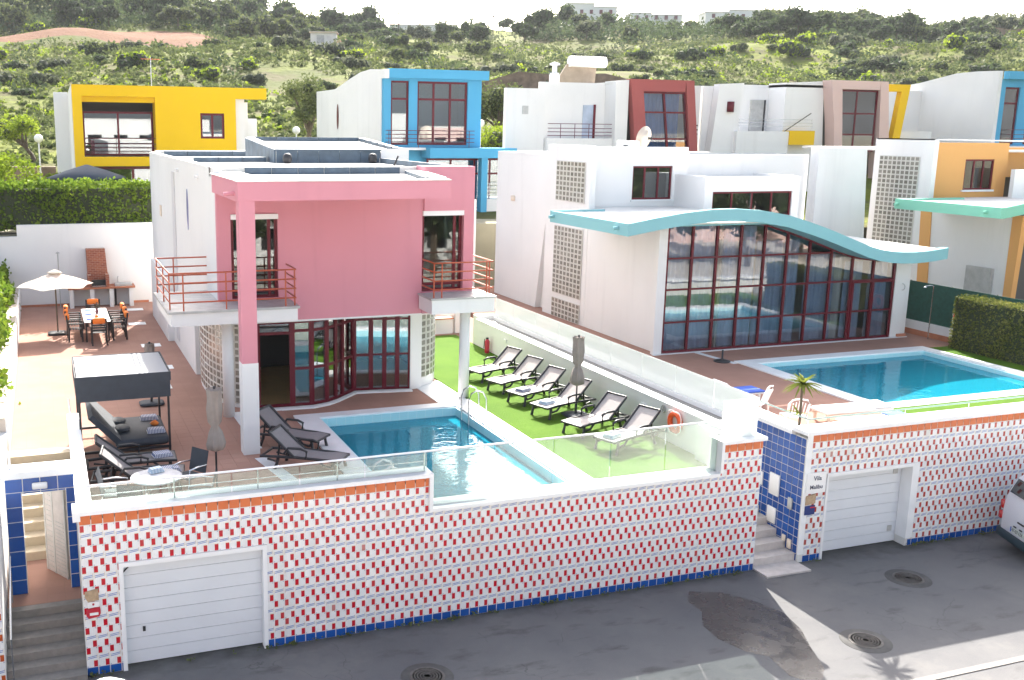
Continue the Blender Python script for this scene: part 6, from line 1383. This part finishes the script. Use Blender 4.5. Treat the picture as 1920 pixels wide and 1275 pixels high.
while cnt < 292 and tries < 20000:
    tries += 1; u, w = visible_uw(196, 312); px = px_of(u, w)
    if 690 < px < 860 and u > 285: continue
    if px < 700:
        ok = u > 196
    elif px < 1000: ok = 215 < u < 262 and random.random() < .6 or (u > 300 and random.random() < .3)
    elif px < 1300: ok = (u > 222 and u < 285 and random.random() < .8)
    else: ok = u < 290 and random.random() < .95
    if 1040 < px < 1480 and u > 262: ok = False
    if not ok: continue
    m = random.choice(TM if px > 700 else TM[:5]); sc = random.uniform(.85, 1.5)*(1.3 if px < 700 and u > 240 else 1)
    kw = ['dark green', 'blackish green', 'olive green', 'dark dense', 'olive toned', 'pale green'][TM.index(m)]
    place(m, 'evergreen_tree', u, w, sc, '%s %s tree %s in belt %s' % (SIZEW(sc, 1.0, 1.35), kw, 'low' if u < 225 else ('midway' if u < 270 else 'high'), where(u, w)), 'tree', FG, random.uniform(.85, 1.2)); cnt += 1
cnt = 0
while cnt < 285:
    u, w = visible_uw(76, 200); px = px_of(u, w)
    if 160 < u+0 < 194 and px < 630: continue
    dens = .9 if px > 1500 else (.5 if u > 100 else .35)
    if random.random() > dens: continue
    bi = random.randrange(6); sc = random.uniform(.7, 1.7); kw = ['dark green', 'blackish green', 'olive green', 'dull green', 'bright yellow green', 'pale grey green'][bi]
    place(BM[bi], 'hillside_bush', u, w, sc*(u/130)**.5, '%s %s bush %s slope %s' % (SIZEW(sc, 1.0, 1.4), kw, 'lower' if u < 115 else ('middle' if u < 155 else 'upper'), where(u, w)), 'bush', BG, random.uniform(.8, 1.2)); cnt += 1
# far trees on the skyline, right
for (u, px, sc, k) in ((300, 1500, 1.0, 3), (302, 1700, .9, 0), (305, 1565, .7, 4), (298, 1800, 1.0, 1), (298, 1880, 1.1, 2)):
    place(TM[k], 'skyline_tree', u, (px-760)/1914*u, sc, {1500: 'lone ridge tree just right of the long pale villa', 1700: 'ridge tree against the sky above the yellow trim of the rose framed house', 1565: 'small ridge tree standing second right of the long pale villa', 1800: 'ridge tree against the sky above the curved white wall', 1880: 'ridge tree against the sky nearest the right edge'}[px], 'tree', 'ridge trees against the sky')
# undergrowth: low scrub over the slope, one mass
def scrub(name, n, u0, u1, size, mat, cond, hh):
    us_ = RNG.uniform(u0, u1, n); ws_ = us_*RNG.uniform(-.45, .66, n); keep = cond(us_, ws_); us_, ws_ = us_[keep], ws_[keep]
    x = us_*FH[0]+ws_*RH[0]; y = us_*FH[1]+ws_*RH[1]; z = hz(us_, ws_)
    k = 14; P = np.repeat(np.stack([x, y, z], 1), k, 0); sc = np.repeat(RNG.uniform(.4, 1.5, len(x)), k)[:, None]*(np.repeat(us_, k)[:, None]/130)**.6
    d = RNG.normal(size=P.shape); d[:, 2] = np.abs(d[:, 2])*.6; d /= np.linalg.norm(d, axis=1)[:, None]; P = P+d*sc*hh
    o = bpy.data.objects.new(name, leaves_mesh(name, P-np.array([60, 130, 10]), size, mat)); COL.objects.link(o); o.location = (60, 130, 10); return o
nz_ = lambda u, w, s, t: (np.sin(u*s+np.sin(w*s*.7)*2)+np.sin(w*s*1.3+u*.05)) > t
notrack = lambda u, w: ~((u > 164) & (u < 192) & (w < -12))
o = scrub('green_undergrowth', 10000, 68, 215, .48, 'leaf_mid', lambda u, w: nz_(u, w, .11, -1.1) & notrack(u, w), .6); tag(o, 'grey green scrub and low plants covering the hillside', 'undergrowth', None, 'stuff')
o = scrub('bright_undergrowth', 4200, 68, 210, .40, 'leaf_bright', lambda u, w: nz_(u, w, .09, .2) & notrack(u, w), .38); tag(o, 'patches of bright yellow green spring growth on the hillside', 'undergrowth', None, 'stuff')
o = scrub('dark_bushes', 1400, 80, 215, .6, 'leaf_dark', lambda u, w: (nz_(u, w, .17, .7) | ((w/u > .38) & (u > 110))) & notrack(u, w), 1.15); tag(o, 'dark clumps of lentisk scrub merging on the slope', 'undergrowth', None, 'stuff')
o = scrub('dark_undergrowth', 7000, 198, 312, .85, 'leaf_dark', lambda u, w: ((w/u < -.03) & (u > 200)) | ((w/u > .12) & (u > 222) & (u < 285)) | ((w/u > .27) & (u > 205)), 1.7); tag(o, 'dark thicket filling the gaps between the evergreen trees', 'undergrowth', None, 'stuff')
o = scrub('pale_undergrowth', 2200, 195, 305, .7, 'leaf_pale', lambda u, w: nz_(u, w, .07, .1), 1.2); tag(o, 'pale grey green scrub among the evergreen trees', 'undergrowth', None, 'stuff')
t = thing('earth_bank', 'dark brown vertical earth bank behind the blue house', 'bank', (44, 101, hill_h(44, 101)-1), ang_)
MB().prism([(0, 0), (17, 0), (17, 2.2), (13, 3.1), (8, 2.9), (4, 3.2), (0, 2.0)], 'y', 0, 1.5).build('bank_face', 'stone_dark', t, local=True)
# ================================================================== OPPOSITE SIDE OF THE STREET (invented, added for the window reflections)
for x0, x1, y, h, m_, lb in ((-22, -4, -16, 8.5, 'rose', 'peach apartment block across the street invented for the window reflections'), (2, 20, -20, 8.0, 'white', 'white apartment block across the street invented for the window reflections'), (26, 44, -18, 9.0, 'white2', 'long white apartment block across the street invented for reflections'), (48, 80, -22, 7.5, 'rose', 'long peach apartment block across the street invented for reflections')):
    t = thing('added_apartment_block', lb, 'building', ((x0+x1)/2, y, -2.3)); w = MB(); n = int((x1-x0)/3); hs = []
    for k in range(n):
        for z in (-1.3, 1.7, 4.7): hs.append((x0+.8+k*3, x0+2.4+k*3, z, z+1.6))
    w.wall(x0, x1, -2.3, h, y-.4, y, hs); w.box(x0, x1, y-8, y-7.8, -2.3, h); w.box(x0, x0+.2, y-7.8, y-.4, -2.3, h); w.box(x1-.2, x1, y-7.8, y-.4, -2.3, h); w.build('wall', m_, t)
    MB().box(x0, x1, y-8, y, h, h+.2).build('roof', 'roofwhite', t); MB().box(x0+.3, x1-.3, y-1.2, y-1.1, -2.3, h).build('inner_wall', 'dark', t)
    for z in (1.2, 4.2): MB().box(x0, x1, y, y+1.0, z, z+.15).build('balcony_slab', m_, t)

for k, (x, y, sc) in enumerate(((1, -9, 1.5), (9, -11, 1.9), (17, -8, 1.5), (25, -12, 2.1), (34, -9, 1.7), (40, -6, 2.0), (45, -10, 1.6), (50, -5, 1.9), (57, -8, 2.2), (63, -5, 1.6), (70, -9, 2.0))):
    o = bpy.data.objects.new('added_street_tree', TM[k % 2]); COL.objects.link(o); o.location = (x, y, -2.3); o.scale = (sc, sc, sc*1.15); tag(o, 'dark tree across the road added for the window reflections', 'tree', 'trees added for the window reflections')  # unseen trees, added to give the windows dark foliage reflections
t = thing('roof_antenna', 'thin television antenna on the roof of the yellow house', 'antenna', (5.9, 57, 9.15)); MB().tube([(5.9, 57, 9.15), (5.9, 57, 11.0)], .03, 6).build('mast', 'steel', t)
an = MB()
for q in range(6): an.tube([(5.5+.16*q, 56.75, 10.9), (5.5+.16*q, 57.25, 10.9)], .012, 5)
an.tube([(5.4, 57, 10.9), (6.4, 57, 10.9)], .015, 5); an.build('aerial', 'rail_red', t)
t = thing('power_lines', 'thin overhead wires strung between the skyline poles', 'power line', (91.6, 264.6, 40))
pw = [(82, 268, hill_h(82, 268)+5.4), (91.6, 264.6, hill_h(91.6, 264.6)+5.9), (115, 256.3, hill_h(115, 256.3)+5.6), (133, 255, hill_h(133, 255)+3.9)]
for a, b in zip(pw[:-1], pw[1:]): MB().tube([tuple(Vector(a).lerp(Vector(b), q/6)-Vector((0, 0, .9*math.sin(math.pi*q/6)))) for q in range(7)], .035, 4).build('wire', 'black', t)
# weeds and grit along the foot of the walls
Pw = []
for k in range(150):
    x = random.uniform(.3, 26); 
    if .95 < x < 3.65 and random.random() < .8 or 15 < x < 16.2 or 16.9 < x < 19.4: continue
    for q in range(random.randint(3, 12)): Pw.append((x+random.gauss(0, .05), 17.93+random.gauss(0, .03), -2.39+random.uniform(0, .07)))
Pw = np.array(Pw); o = bpy.data.objects.new('weeds', leaves_mesh('weeds', Pw-np.array([12, 17.9, -2.4]), .06, 'leaf_mid')); COL.objects.link(o); o.location = (12, 17.9, -2.4); tag(o, 'small weeds in the joint between road and tiled walls', 'weeds', None, 'stuff')
hz_m = bpy.data.materials.new('thin_air_haze'); hz_m.use_nodes = True; ht = hz_m.node_tree; ht.nodes.clear(); ho = ht.nodes.new('ShaderNodeOutputMaterial'); pv = ht.nodes.new('ShaderNodeVolumePrincipled')
pv.inputs['Color'].default_value = (.86, .90, .96, 1); pv.inputs['Density'].default_value = HAZE; pv.inputs['Anisotropy'].default_value = .2; ht.links.new(pv.outputs[0], ho.inputs['Volume'])
hb_ = MB().box(-2600, 2600, -2600, 3100, -3.7, 75).build('haze', hz_m); hb_['kind'] = 'stuff'; hb_['label'] = 'thin pale haze softening the far hillside'; hb_.display_type = 'BOUNDS'
